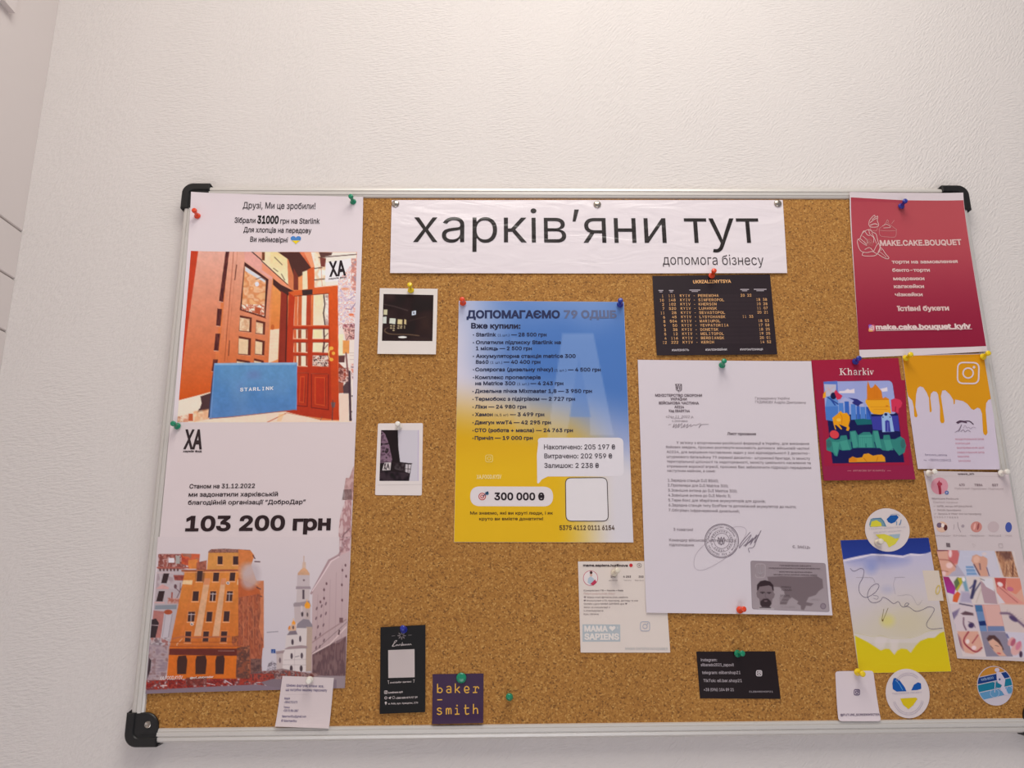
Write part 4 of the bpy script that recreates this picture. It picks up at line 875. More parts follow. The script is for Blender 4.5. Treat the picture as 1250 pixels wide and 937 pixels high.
yel = mixc(A_((200., 150, 16)), A_((214., 170, 30)), sst(0.45, 0.75, v))
k = sst(0.34, 0.66, v + 0.10 * (0.3 - u)) * (1 - sst(0.62, 1.0, u + 0.35 * (0.62 - v)))
low = mixc(yel, A_((206., 200, 205)), sst(0.55, 0.92, u))
q.c = mixc(mixc(c, yel, k), low, sst(0.58, 0.75, v))
q.c = mixc(q.c, A_((200., 204, 220)), 0.0 * u)
crop(550, 360, 5.435)
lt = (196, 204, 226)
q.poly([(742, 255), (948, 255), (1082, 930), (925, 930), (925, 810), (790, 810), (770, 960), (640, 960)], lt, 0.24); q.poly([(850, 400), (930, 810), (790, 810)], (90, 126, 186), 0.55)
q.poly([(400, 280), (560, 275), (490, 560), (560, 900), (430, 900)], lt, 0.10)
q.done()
crop(550, 360, 5.435); N = (40, 42, 66)
s.text('ДОПОМАГАЄМО', 106, 152, 726, 152, 46, (42, 48, 82), 0.035, res=4); s.text('79 ОДШБ', 752, 152, 1102, 152, 46, (96, 104, 134), 0.035, res=4)
s.text('Вже купили:', 136, 220, 464, 222, 32, N, 0.03, res=3)
rows = [(168, 274, 302, 'Starlink'), (314, 274, 390, '(1 шт.)'), (402, 274, 637, '— 28 500 грн'), (168, 325, 732, 'Оплатили підписку Starlink на'), (168, 365, 540, '1 місяць — 2 500 грн'),
        (168, 416, 830, 'Аккумуляторна станція matrice 300'), (168, 455, 252, 'Bs60'), (264, 455, 342, '(1 шт.)'), (352, 455, 596, '— 40 400 грн'), (164, 505, 680, 'Солярогаз (дизельну пічку)'), (690, 507, 768, '(1 шт.)'), (778, 506, 996, '— 4 500 грн'),
        (164, 557, 598, 'Комплекс пропеллерів'), (164, 597, 430, 'на Matrice 300'), (442, 597, 520, '(1 шт.)'), (530, 597, 748, '— 4 243 грн'), (162, 648, 938, 'Дизельна пічка Mixmaster 1,8 — 3 950 грн'), (162, 700, 826, 'Термобокс з підігрівом — 2 727 грн'),
        (162, 752, 502, 'Ліки — 24 980 грн'), (162, 803, 280, 'Хамон'), (292, 803, 382, '(6,5 кг)'), (394, 803, 622, '— 3 499 грн'), (160, 856, 666, 'Двигун wwT4 — 42 295 грн'), (160, 908, 812, 'СТО (робота + масла) — 24 763 грн'), (160, 959, 545, 'Причіп — 19 000 грн')]
for x0, y, x1, t in rows: s.text(t, x0, y, x1, y, 15 if t[0] == '(' and len(t) < 9 else 22, N, 0.022 if t[0] != '(' else 0.0)
for y in (265, 316, 407, 496, 548, 640, 692, 744, 795, 847, 899, 950): s.fill(ellipse(152 if y < 600 else 149, y, 4, 4, 0, 10), N, layer=4)
crop(550, 500, 5.435); LT = (208, 202, 206); BR = (70, 50, 34)
s.fill(np.vstack([round_rect([(572, 185), (1146, 185), (1150, 440), (640, 440)], 36)[:-6], [(760, 442), (645, 442), (605, 462), (585, 488), (575, 486), (573, 300)]]), (212, 206, 211), part='speech_panel', layer=2)
s.text('Накопичено: 205 197 ₴', 620, 262, 1092, 262, 30, (70, 62, 68), 0.012, res=3); s.text('Витрачено: 202 959 ₴', 622, 322, 1072, 322, 30, (70, 62, 68), 0.012, res=3); s.text('Залишок: 2 238 ₴', 622, 385, 984, 385, 30, (70, 62, 68), 0.012, res=3)
pill = round_rect([(130, 508), (680, 510), (680, 641), (130, 639)], 66, 9)
s.fill(pill, (212, 203, 204), part='sum_panel', layer=2); s.text('300 000 ₴', 290, 597, 622, 598, 44, (44, 36, 40), 0.03, res=4)
for r, c in ((25, (176, 70, 66)), (19, (222, 196, 194)), (13, (176, 70, 66)), (7, (222, 196, 194))): s.fill(ellipse(210, 575, r, r, 0, 20), c, part='target_emblem', layer=3 + (25 - r) / 6)
s.stroke([(212, 574), (250, 546)], 5, (60, 80, 110), part='target_emblem', layer=8); s.fill([(228, 548), (250, 540), (254, 560), (240, 566)], (60, 100, 130), part='target_emblem', layer=8)
s.text('Ми знаємо, які ви круті люди, і як', 130, 694, 680, 694, 19, BR, 0.012); s.text('круто ви вмієте донатити!', 190, 732, 614, 732, 19, BR, 0.012)
s.fill(round_rect([(762, 452), (1038, 450), (1047, 738), (766, 738)], 38), (214, 208, 210), part='code_panel', layer=3)
s.stroke(round_rect([(762, 452), (1038, 450), (1047, 738), (766, 738)], 38), 5, (60, 46, 48), part='code_panel', layer=4, close=True)
s.text('5375 4112 0111 6154', 722, 796, 1088, 796, 28, (84, 64, 48), 0.02, res=3)
s.text('XA.FOOD.KYIV', 172, 458, 338, 456, 24, (226, 206, 140), 0.03)
insta(s, 256, 323, 23, (222, 198, 110), 5); crop()
s.finish()

# ------------------------------------------------------------------ departure-board card
s = Sheet('timetable_card', 'black card printed like a railway departure board with orange rows', 'card',
          [(796.3, 336.6), (940, 334.8), (948.5, 432.7), (801.5, 433.9)], 1, (48, 40, 44), 'card', lift={'b': (0.0012, 0.03)}, group=None)
crop(790, 330, 7.576); OR = (240, 176, 120)
q = Pic(s, [(60, 225), (1120, 215), (1165, 680), (80, 690)], (58, 50, 54), 'printed_background', 2.0, 1); q.c[:] = (48, 40, 44)
for i in range(12): q.line([(480 + i * 2, 235 + i * 39.3), (840, 233 + i * 39.3)], 26, (58, 48, 52), 0.5); q.line([(866, 233 + i * 39.3), (975, 232 + i * 39.3)], 26, (58, 48, 52), 0.5); q.line([(1000, 232 + i * 39), (1105, 231 + i * 39)], 26, (58, 48, 52), 0.5)
q.done()
s.text('UKRZALIZNYTSYA', 425, 120, 775, 114, 27, OR, 0.02)
for (x, w_, y) in ((126, 44, 186), (222, 42, 186), (440, 100, 182), (900, 80, 176), (1044, 116, 175)):
    s.stroke([(x - w_ / 2, y), (x + w_ / 2, y)], 8, (176, 166, 172), layer=3); s.stroke([(x - w_ * 0.3, y + 13), (x + w_ * 0.3, y + 13)], 8, (160, 150, 156), layer=3)
R = [('1', '111', 'PEREMOHA', '20 22', 0), ('10', '148', 'SIMFEROPOL', '18 38', 1), ('2', '102', 'KHERSON', '10 28', 1), ('7', '520', 'LUHANSK', '11 07', 1), ('11', '28', 'SEVASTOPOL', '20 21', 1), ('6', '45', 'LYSYCHANSK', '11 33', 0),
     ('8', '504', 'MARIUPOL', '18 53', 1), ('9', '50', 'YEVPATORIIA', '17 58', 1), ('3', '38', 'DONETSK', '18 25', 1), ('5', '12', 'MELITOPOL', '19 25', 1), ('4', '116', 'BERDIANSK', '20 01', 1), ('12', '222', 'KERCH', '14 52', 1)]
for i, (a, b, c, d_, k) in enumerate(R):
    y = 246 + i * 39.2; o = i * 2.6; cw = 24.4
    s.text(a.rjust(2), 110 + o, y + 3, 154 + o, y + 3, 23, OR, 0.004, mono=1); s.text(b.rjust(3), 192 + o * 0.95, y + 1, 262 + o * 0.95, y + 1, 23, OR, 0.004, mono=1)
    s.text('KYIV', 300 + o * 0.9, y, 398 + o * 0.9, y, 23, OR, 0.004, mono=1); s.text('-', 422 + o * 0.9, y, 446 + o * 0.9, y, 23, OR, 0.004, mono=1)
    s.text(c, 468 + o, y, 468 + o + cw * len(c), y - 1, 23, OR, 0.004, mono=1)
    x = (1000 + o * 1.4 + 2) if k else (862 + (0 if i == 0 else 16)); s.text(d_, x, y - 3, x + 104, y - 4, 23, OR, 0.004, mono=1)
s.text('#ЗАЛІЗНІСТЬ', 226, 748, 384, 746, 17, (206, 198, 202), 0.01); s.text('#ЗАЛІЗНІВІЙНИ', 536, 744, 734, 742, 17, (206, 198, 202), 0.01); s.text('#УКРЗАЛІЗНИЦЯ', 856, 742, 1066, 740, 17, (206, 198, 202), 0.01)
crop(); s.finish()

# ------------------------------------------------------------------ social page note, half under the letter
s = Sheet('note', 'white square note with small grey lettering and a pale blue-grey logo, partly under the letter', 'note',
          [(705.5, 685), (810.5, 684.5), (818.2, 796.2), (708.8, 796.2)], 0.6, (210, 198, 190), 'paper')
crop(700, 680, 7.808); G = (92, 80, 82)
s.text('mama.sapiens.hurfinova', 92, 86, 518, 88, 20, (52, 40, 44), 0.03); s.fill(ellipse(548, 76, 17, 17, 0, 16), (186, 50, 56), part='heart_emblem'); s.stroke(ellipse(627, 77, 20, 20, 0, 20), 3, G, close=True)
s.stroke([(618, 77), (636, 77)], 3, G); s.stroke([(627, 68), (627, 86)], 3, G)
s.fill(ellipse(163, 198, 71, 73, 0, 30), (190, 90, 110), part='portrait_picture', layer=1); s.fill(ellipse(163, 198, 66, 68, 0, 30), (214, 204, 202), part='portrait_picture', layer=2)
s.fill([(135, 240), (140, 200), (165, 180), (195, 205), (200, 250), (165, 262)], (168, 180, 192), part='portrait_picture', layer=3); s.fill(ellipse(168, 168, 12, 14, 0, 14), (206, 166, 150), part='portrait_picture', layer=3); s.fill(ellipse(168, 145, 13, 14, 0, 14), (70, 44, 46), part='portrait_picture', layer=4); s.fill([(160, 255), (205, 210), (220, 235), (190, 268)], (176, 60, 84), part='portrait_picture', layer=4)
for t, x0, x1, y in (('198', 355, 400, 192), ('4 253', 474, 548, 192), ('353', 620, 668, 192)): s.text(t, x0, y, x1, y, 16, G, 0.02)
for t, x0, x1, y in (('дописів', 335, 420, 224), ('Читачі', 480, 550, 224), ('Відстежує', 586, 670, 224)): s.text(t, x0, y, x1, y, 10, (140, 126, 126))
for t, x1, y, c in (('Консультант ГВ • Харків • Київ', 474, 322, G), ('Персональний блог', 400, 352, (188, 160, 156)), ('♥ Мама клуб @mama.club_sapiens', 520, 386, (120, 106, 108)), ('♥ Консультант з ГВ, прикорму, догляду та сну', 616, 418, (120, 106, 108)), ('Онлайн курси MAMA SAPIENS для ♥', 512, 449, (120, 106, 108)), ('Запис на консультації ↓', 350, 482, (120, 106, 108)), ('t.me/sapiens', 285, 514, (120, 106, 108)), ('Kyiv, Ukraine', 240, 547, (120, 106, 108))):
    s.text(t, 98, y, x1, y, 13, c, 0.008)
s.fill([(86, 638), (446, 640), (447, 802), (86, 803)], (170, 176, 180), part='logo_panel', layer=1); W_ = (214, 206, 200)
s.text('MAMA', 104, 704, 328, 704, 48, W_, 0.04, part='lettering', layer=3, res=4); s.fill(heart(370, 680, 62, 52), W_, part='heart_shape'); s.text('SAPIENS', 104, 782, 436, 782, 52, W_, 0.04, part='lettering', layer=3, res=4); s.stroke([(420, 660), (420, 680)], 5, W_)
insta(s, 682, 657, 44, (150, 158, 178), 5); s.text('MAMA SAPIENS NOVEMBER', 495, 880, 900, 882, 22, (168, 170, 172), 0.0)
crop(); s.finish({'logo_panel': 'pale blue-grey block logo panel'})

# ------------------------------------------------------------------ letter
s = Sheet('letter', 'typed white official letter with round stamp and grey identity card copy at the bottom', 'letter',
          [(778.5, 439), (989.6, 441), (1015, 750.6), (788.7, 747.4)], 2.2, (206, 197, 203), 'paper', gain=1.17, hf=0.97, lift={'r': (0.0016, 0.03), 'b': (0.0012, 0.03)})
crop(770, 430, 4.808); T1 = (104, 92, 98); T2 = (130, 118, 124)
trident(s, 280, 208, 44, T1, 3.2); s.stroke(round_rect([(260, 186), (299, 186), (299, 222), (280, 234), (260, 222)][:4], 4), 2, T1, part='emblem', close=True)
for t, x0, x1, y in (('МІНІСТЕРСТВО ОБОРОНИ', 143, 418, 259), ('УКРАЇНИ', 233, 329, 281), ('ВІЙСЬКОВА ЧАСТИНА', 165, 400, 304), ('А0224', 256, 312, 327), ('Код 08489764', 224, 346, 350)): s.text(t, x0, y, x1, y + 1, 15, T1, 0.025)
s.text('«24» 11  2022 р.', 204, 384, 368, 385, 15, T2, 0.0, 0.2); s.stroke([(236, 386), (305, 387)], 1.6, T2); s.text('с.Іллічівка', 242, 408, 332, 409, 14, T2)
s.stroke([(220, 425), (236, 422)], 2, T2)
s.stroke([(245, 442), (256, 418), (250, 440), (268, 420), (262, 444), (284, 418), (276, 442), (300, 416), (296, 444), (318, 420), (310, 440), (336, 420), (326, 444), (352, 422), (350, 436), (372, 424), (380, 428), (410, 418), (398, 444), (416, 424), (456, 422)], 2.2, T2, sm=True)
s.text('Громадянину України', 730, 276, 930, 277, 15, T2); s.text('ГУДИМОВУ Андрію Дмитровичу', 730, 298, 1026, 302, 15, T2)
s.text('Лист прохання', 566, 484, 734, 486, 16, T1, 0.022)
L = [("У зв’язку з вторгненням російської федерації в Україну, для виконання", 268, 536, 1044, 543), ('бойових завдань, просимо розглянути можливість допомоги  військовій частині', 206, 561, 1046, 571), ('А0224, для вирішення поставлених задач у зоні відповідальності 2 десантно-', 210, 590, 1048, 599),
     ('штурмового батальйону 79 окремої десантно- штурмової бригади, із захисту', 210, 618, 1050, 630), ('територіальної цілісності та недоторканості, захисту цивільного населення та', 211, 646, 1053, 656), ('стримання ворожої агресії, просимо Вас забезпечити підрозділ передовим', 212, 674, 1056, 684), ('наступним майном, а саме:', 214, 700, 497, 703)]
for t, x0, y0, x1, y1 in L: s.text(t, x0, y0, x1, y1, 15, T2, 0.006)
s.text('1.Зарядна станція DJI BS60;', 217, 757, 514, 761, 16, T2, 0.006); s.text('2.Пропелери для DJI Matrice 300;', 217, 786, 572, 791, 16, T2, 0.006)
crop(770, 590, 4.808)
for t, x0, y0, x1, y1 in (('3.Зовнішня антена до DJI Matrice 300;', 218, 46, 624, 52), ('4.Зовнішня антена до DJI Mavic 3;', 219, 75, 586, 80), ('5.Терм бокс для зберігання акумуляторів для дронів;', 220, 104, 790, 111), ('6.Зарядна станція типу EcoFlow та допоміжний акумулятор до нього;', 222, 133, 970, 144), ('7.Обігрівач інфрачервоний дизельний;', 222, 163, 638, 170),
                          ('З повагою!', 250, 276, 365, 278), ('Командир військової частини А0224', 225, 338, 618, 342), ('підполковник', 226, 366, 372, 368), ('Є. ЗАЄЦЬ', 948, 378, 1050, 382)): s.text(t, x0, y0, x1, y1, 16, T2, 0.006)
ST = (112, 100, 110)
for r, wd in ((99, 3.4), (92, 1.6), (64, 1.4), (45, 2.0)): s.stroke(ellipse(533, 336, r, r, 0, 48), wd, ST, part='stamp', close=True)
trident(s, 530, 338, 50, ST, 3.5, part='stamp')
random.seed(5)
for R_, txt in ((78, 'Міністерство оборони України * Код 08489764 * '), (54, 'військова частина А0224 * ')):
    n = len(txt)
    for i, ch in enumerate(txt):
        if ch == ' ': continue
        a = -math.pi * 0.95 + 2 * math.pi * i / n; ca, sa = math.cos(a), math.sin(a); cx, cy = 533 + R_ * ca * 0.97, 336 + R_ * sa * 0.97; dx, dy = -sa * 3.6, ca * 3.6
        s.text(ch, cx - dx, cy - dy, cx + dx, cy + dy, 10, ST, 0.01, part='stamp')
s.stroke([(610, 290), (590, 262), (640, 252), (676, 270), (664, 320), (600, 400), (520, 460), (430, 505), (380, 500), (370, 460), (385, 410), (430, 360), (480, 330)], 1.8, (168, 156, 166), part='signature', sm=True)
s.stroke([(700, 285), (650, 345), (636, 378), (660, 350), (706, 300), (680, 350), (672, 368), (716, 318), (700, 360), (738, 300), (724, 350), (764, 274), (742, 320), (720, 372), (690, 380), (696, 405)], 3.2, (128, 116, 128), part='signature', sm=True)
s.stroke([(660, 366), (740, 310), (690, 350), (750, 300)], 3, (128, 116, 128), part='signature', sm=True)
crop(900, 675, 10.417)
q = Pic(s, [(165, 92), (1115, 125), (1165, 748), (182, 712)], (150, 138, 142), 'card_copy', 0.6, 1, label='grey photocopied identity card with a bearded man’s head')
q.c[:] = (206, 197, 203); rr = round_rect([(167, 95), (1112, 127), (1160, 745), (185, 710)], 35); q.poly(rr, (146, 133, 138), col2=(158, 146, 150)); q.line(np.vstack([rr, rr[:1]]), 8, (128, 116, 124), 0.8)
q.poly([(380, 300), (560, 290), (800, 300), (1000, 290), (1075, 330), (1085, 440), (1030, 480), (990, 530), (900, 560), (870, 620), (960, 640), (930, 670), (870, 665), (840, 722), (805, 715), (800, 665), (755, 640), (770, 610), (690, 560), (650, 590), (620, 650), (540, 650), (530, 560), (600, 530), (590, 470), (520, 430), (430, 425), (400, 380)], (108, 94, 98), 0.85, blur=8)
q.poly([(235, 690), (260, 600), (440, 600), (470, 700)], (120, 106, 112), 0.0)
q.poly([(430, 430), (540, 430), (600, 530), (530, 640), (470, 690), (430, 600)], (158, 146, 150), 0.7, blur=10)
q.poly([(250, 480), (262, 420), (290, 400), (420, 400), (455, 430), (460, 500), (475, 520), (462, 565), (445, 580), (430, 650), (400, 684), (310, 684), (285, 640), (275, 580), (248, 555), (240, 510)], (120, 106, 110))
q.poly([(247, 470), (250, 400), (290, 355), (350, 342), (415, 360), (455, 405), (462, 475), (445, 470), (435, 425), (400, 408), (330, 418), (280, 425), (262, 470)], (56, 44, 48), blur=4)
q.ell(318, 497, 34, 11, (78, 66, 70), blur=6); q.ell(400, 500, 30, 11, (78, 66, 70), blur=6); q.ell(318, 508, 12, 5, (50, 40, 44)); q.ell(402, 510, 12, 5, (50, 40, 44)); q.line([(356, 500), (352, 555), (368, 566)], 8, (96, 82, 88), 0.7, blur=5)
q.poly([(290, 610), (330, 578), (385, 575), (420, 605), (430, 640), (405, 682), (310, 682), (288, 650)], (62, 50, 54), blur=8); q.ell(358, 606, 20, 9, (120, 100, 104), blur=4); q.ell(358, 600, 14, 3, (70, 56, 60))
q.poly([(255, 712), (290, 684), (420, 684), (465, 700), (465, 718)], (170, 160, 164)); q.line([(285, 690), (420, 690)], 10, (50, 40, 44))
q.line(round_rect([(228, 135), (355, 135), (352, 310), (230, 310)], 40), 8, (170, 158, 162)); q.line([(255, 165), (255, 245), (290, 265)], 16, (160, 150, 154)); q.line([(330, 165), (330, 245), (296, 265)], 16, (160, 150, 154)); q.line([(292, 150), (292, 300)], 16, (160, 150, 154)); q.line([(255, 165), (255, 245), (290, 285), (330, 245), (330, 165)], 4, (110, 98, 104)); q.line([(292, 150), (292, 300)], 4, (110, 98, 104))
q.ell(1082, 672, 38, 40, (122, 108, 118)); q.ell(1082, 672, 25, 27, (140, 126, 134))
q.done()
GT = (84, 70, 76)
for t, x0, x1, y in (('ПОСВІДЧЕННЯ ОФІЦЕРА', 535, 935, 162), ('ПОСВІДЧЕННЯ ВІЙСЬКОВОСЛУЖБОВЦЯ ЗБРОЙНИХ СИЛ', 395, 1045, 196), ('МІНІСТЕРСТВО ОБОРОНИ УКРАЇНИ', 530, 945, 243), ('ЗБРОЙНІ СИЛИ УКРАЇНИ UKRAINE ARMED', 458, 1010, 278)): s.text(t, x0, y, x1, y + 8, 15, GT, 0.01)
for i, (x0, x1, y) in enumerate(((555, 680, 438), (560, 690, 475), (540, 660, 545), (545, 680, 580), (545, 640, 620), (545, 730, 690), (930, 1050, 596))): s.text(('ПРІЗВИЩЕ', 'NAME', 'ДАТА 1990', 'УКРАЇНА', 'ЗНАК', '01.01.2020', 'А00224')[i], x0, y, x1, y + 3, 20, GT if i < 3 else (150, 138, 142), 0.0)
crop(); s.finish({'stamp': 'round ink stamp'})

# ------------------------------------------------------------------ business cards along the bottom
s = Sheet('business_card', 'upright black business card with white lettering and white square, blue pin', 'card',
          [(464.6, 765.2), (519.4, 762.3), (519.2, 868.4), (463.8, 870.7)], 0.5, (34, 26, 26), 'card', lift={'b': (0.002, 0.03), 't': (0.0008, 0.02)}, group=None)
crop(455, 755, 7.814); WT = (196, 184, 182)
s.fill([(148, 298), (399, 288), (401, 556), (150, 563)], (186, 174, 172), part='white_panel', layer=2)
s.stroke([(182, 163), (215, 161)], 2.5, (150, 140, 140)); s.stroke([(338, 156), (372, 154)], 2.5, (150, 140, 140))
for k in range(8):
    a = k * math.pi / 4; s.fill(ellipse(277 + 26 * math.cos(a), 160 + 24 * math.sin(a), 15, 6, a, 12), (120, 110, 110), part='flower_emblem')
s.stroke([(186, 262), (196, 244), (232, 208), (212, 212), (196, 252), (190, 262), (214, 258), (222, 250), (236, 246), (228, 258), (244, 246), (250, 256), (262, 240), (272, 256), (280, 240), (284, 222), (282, 254), (294, 240), (296, 254), (310, 240), (312, 252), (326, 240), (330, 250), (342, 238), (346, 250), (360, 238), (370, 250)], 4, WT, sm=True)
s.stroke([(142, 590), (158, 588)], 3, WT); s.stroke([(150, 588), (153, 620)], 3, WT); s.stroke([(386, 580), (402, 578)], 3, WT); s.stroke([(396, 578), (392, 608)], 3, WT)
s.text('онлайн запис', 166, 614, 370, 604, 15, WT, 0.01, 0.2)
insta(s, 127, 698, 14, WT, 4); s.text('loveliness.epil', 150, 710, 288, 702, 15, WT, 0.02)
s.stroke(ellipse(127, 752, 11, 11, 0, 12), 5, WT, close=True); s.fill([(150, 752), (178, 738), (170, 764)], WT); s.stroke(ellipse(200, 748, 12, 12, 0, 14), 3, WT, close=True); s.text('+380 500 870 57 29', 220, 762, 428, 752, 15, WT, 0.02)
s.fill(ellipse(127, 797, 10, 10, 0, 12), WT); s.fill([(118, 800), (136, 800), (127, 820)], WT); s.text('м. Київ, вул. Хрещатик, 27б', 150, 814, 432, 804, 15, WT, 0.01)
crop(); s.finish({'white_panel': 'plain white square'})

s = Sheet('business_card', 'square navy card with yellow rounded lettering on two lines, green pin', 'card',
          [(528.2, 822.6), (590.3, 821.7), (589.9, 881.4), (527.6, 882.8)], 0.5, (64, 46, 70), 'card', lift={'b': (0.0034, 0.008)})
crop(440, 740, 5.204); YL = (206, 158, 70)
def stx(P, wd=7.2, sm=False, close=False): s.stroke(P, wd, YL, sm=sm, close=close, layer=3)
# b a k e r
stx([(490, 490), (490, 548)]); stx(ellipse(505, 532, 14, 15, 0, 18), close=True)
stx([(547, 512), (560, 507), (573, 512), (575, 548)], sm=True); stx(ellipse(561, 536, 13, 11, 0, 16), close=True)
stx([(603, 488), (603, 548)]); stx([(630, 508), (606, 532)]); stx([(612, 528), (632, 548)])
stx([(663, 530), (688, 528), (686, 514), (675, 507), (664, 514), (661, 530), (668, 544), (680, 547), (690, 541)], sm=True)
stx([(716, 512), (730, 508), (730, 545)]); stx([(714, 546), (742, 545)]); stx([(730, 522), (740, 509), (750, 514), (750, 522)], sm=True)
stx([(488, 592), (520, 591)])
# s m i t h
stx([(515, 650), (502, 643), (490, 650), (496, 661), (510, 665), (516, 675), (503, 684), (487, 678)], sm=True)
stx([(546, 684), (546, 645)]); stx([(546, 655), (553, 646), (560, 652), (561, 682)], sm=True); stx([(561, 655), (568, 646), (575, 652), (576, 682)], sm=True)
stx([(602, 647), (615, 646), (615, 681)]); stx([(600, 683), (630, 681)]); stx(ellipse(614, 628, 2, 2, 0, 8), close=True)
stx([(668, 622), (668, 670), (674, 682), (690, 678)], sm=True); stx([(658, 645), (690, 643)])
stx([(718, 618), (718, 680)]); stx([(718, 655), (730, 645), (742, 650), (745, 680)], sm=True)
crop(); s.finish()

s = Sheet('business_card', 'landscape black business card with grey lettering, green pin, right of centre', 'card',
          [(850, 795), (946.2, 794.6), (953, 852.7), (854.5, 852)], 0.5, (40, 33, 34), 'card')
crop(690, 670, 4.461); GC = (168, 158, 162)
for t, x0, y0, x1 in (('instagram:', 738, 610, 826), ('silbarado2021_zapovit', 738, 637, 918), ('telegram: elibershop21', 745, 679, 954), ('TikTok: eli.bar.shop21', 752, 723, 962), ('+38 (096) 104 89 21', 754, 772, 918)): s.text(t, x0, y0, x1, y0, 15, GC, 0.01)
s.text('ELIBARSHOP21', 1002, 780, 1130, 780, 9, GC, 0.0); insta(s, 1055, 675, 14, (200, 190, 192), 5)
crop(); s.finish()

s = Sheet('note', 'small white note with dark blue lettering and white pin overlapping the ruin poster', 'note',
          [(345, 824.6), (407.6, 827), (402.3, 888), (336.9, 885.6)], 3.2, (204, 190, 190), 'paper', lift={'b': (0.0036, 0.010), 'l': (0.0005, 0.01)})
crop(330, 815, 11.718); NB = (90, 80, 118)
for t, x0, y0, x1, y1, hh in (('Шиємо фартухи, штани  все,', 232, 262, 765, 276, 34), ('що потрібно вашому персоналу', 222, 325, 812, 335, 34), ('Марія', 205, 448, 282, 448, 30), ('+380637521873', 200, 500, 388, 502, 30), ('Тетяна', 195, 572, 278, 572, 26), ('+380 50 886 0887', 190, 620, 404, 624, 30), ('fabermanifico@gmail.com', 172, 700, 516, 704, 28), ('© fabermanifico', 165, 760, 386, 768, 30)):
    s.text(t, x0, y0, x1, y1, hh, NB, 0.008)
s.stroke([(215, 376), (535, 378)], 2, (176, 164, 166)); crop(); s.finish()

# ------------------------------------------------------------------ crimson bakery poster
s = Sheet('poster', 'crimson poster with white border, pale cake line drawings and white lettering, top right', 'poster',
          [(1035.3, 236.2), (1171.3, 238.6), (1203.4, 429.6), (1049.5, 436.4)], 1.2, (208, 196, 199), 'soft', lift={'t': (0.0044, 0.030), 'r': (0.0036, 0.030)})
q = Pic(s, [(1037.2, 244.6), (1172.4, 247.2), (1201.6, 423.2), (1048.7, 426.8)], (160, 62, 74), 'printed_background', 2.0, 1)
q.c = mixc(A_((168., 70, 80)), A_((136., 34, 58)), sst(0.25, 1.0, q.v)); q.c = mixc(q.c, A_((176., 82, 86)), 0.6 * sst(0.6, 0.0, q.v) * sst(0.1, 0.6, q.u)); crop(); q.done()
q = Pic(s, [(1037.2, 242.4), (1100, 245.8), (1100.3, 248.5), (1037.3, 246.5)], (164, 64, 76), 'printed_background', 2.0, 2); q.done()
crop(1030, 240, 8.333); PK = (208, 176, 172); PL = (196, 150, 148)
def pk(P, w_=4, c=PL, sm=True): s.stroke(P, w_, c, part='line_drawing', sm=sm)
pk([(160, 430), (190, 370), (250, 338), (290, 365), (325, 385), (345, 460), (370, 520), (340, 580), (290, 560), (230, 570), (180, 560), (150, 520), (135, 450), (160, 430)], 6, PK)
pk([(185, 370), (205, 350), (235, 390), (262, 400)], 6, PK); pk([(165, 430), (200, 460), (230, 490)], 6, PK); pk([(250, 340), (262, 385), (300, 420), (300, 470)], 6, PK); pk([(140, 430), (180, 470), (230, 500)], 5, PK); pk([(185, 400), (230, 440), (240, 480)], 5, PK); pk([(280, 370), (310, 430), (330, 480)], 5, PK)
for a in range(6): pk(ellipse(255 + 8 * a - 20, 455 + (a % 3) * 14, 26 - a * 2, 20, a * 0.5, 14), 3, (190, 120, 118))
pk([(300, 560), (330, 500), (350, 480), (365, 520), (345, 570)], 6, PK); pk([(200, 560), (190, 600), (300, 604), (345, 580)], 6, PK); pk([(210, 540), (260, 520), (300, 560)], 6, PK); pk([(345, 585), (400, 620), (440, 634), (456, 622), (420, 580), (390, 535), (375, 550)], 6, PK); pk([(360, 560), (400, 590), (430, 620)], 4, PK); pk([(370, 520), (385, 528), (380, 545)], 6, PK)
pk([(250, 290), (255, 250), (280, 215), (305, 195), (315, 215), (338, 205), (335, 250), (350, 290), (330, 312), (270, 312), (250, 290)], 6, PK); pk([(262, 270), (300, 240), (330, 225)], 7, PK); pk([(262, 295), (310, 280), (340, 290)], 8, PK); pk([(280, 240), (310, 215)], 6, PK); pk([(262, 312), (275, 345), (325, 350), (340, 315)], 3)
pk([(355, 345), (370, 400), (440, 412), (520, 410), (530, 345)], 3); pk([(355, 345), (360, 325), (400, 295), (430, 265), (460, 285), (500, 315), (530, 345), (440, 352), (355, 345)], 3); pk([(385, 305), (430, 285), (470, 315), (400, 322)], 5, PK); pk([(425, 262), (438, 240), (450, 262)], 4); pk([(480, 280), (508, 245)], 3)
s.text('MAKE.CAKE.BOUQUET', 368, 500, 1186, 498, 50, PK, 0.03, res=4)
for t, x0, y0, x1 in (('торти на замовлення', 487, 680, 1148), ('бенто-торти', 492, 764, 872), ('медовики', 502, 850, 818)): s.text(t, x0, y0, x1, y0, 32, PK, 0.028)
crop(980, 220, 4.63)
s.text('капкейки', 514, 609, 684, 609, 18, PK, 0.028); s.text('чізкейки', 520, 655, 676, 655, 18, PK, 0.028); s.text('їстівні букети', 533, 738, 824, 736, 25, PK, 0.035)
s.text('make.cake.bouquet_kyiv', 412, 843, 945, 838, 24, (214, 190, 188), 0.045, res=3); s.stroke([(412, 850), (950, 843)], 3, (214, 190, 188))
s.fill(round_rect([(371, 815), (407, 815), (407, 855), (371, 855)], 10), (200, 90, 110), part='social_badge', layer=2); s.fill(round_rect([(371, 838), (395, 838), (395, 855), (371, 855)], 6), (222, 150, 90), part='social_badge', layer=3); s.fill(round_rect([(371, 815), (390, 815), (385, 832), (371, 835)], 6), (130, 80, 170), part='social_badge', layer=3); insta(s, 389, 835, 11, (222, 206, 210), 3, part='social_badge', layer=5)
crop(); s.finish({'line_drawing': 'pale bouquet and cupcake drawing'})

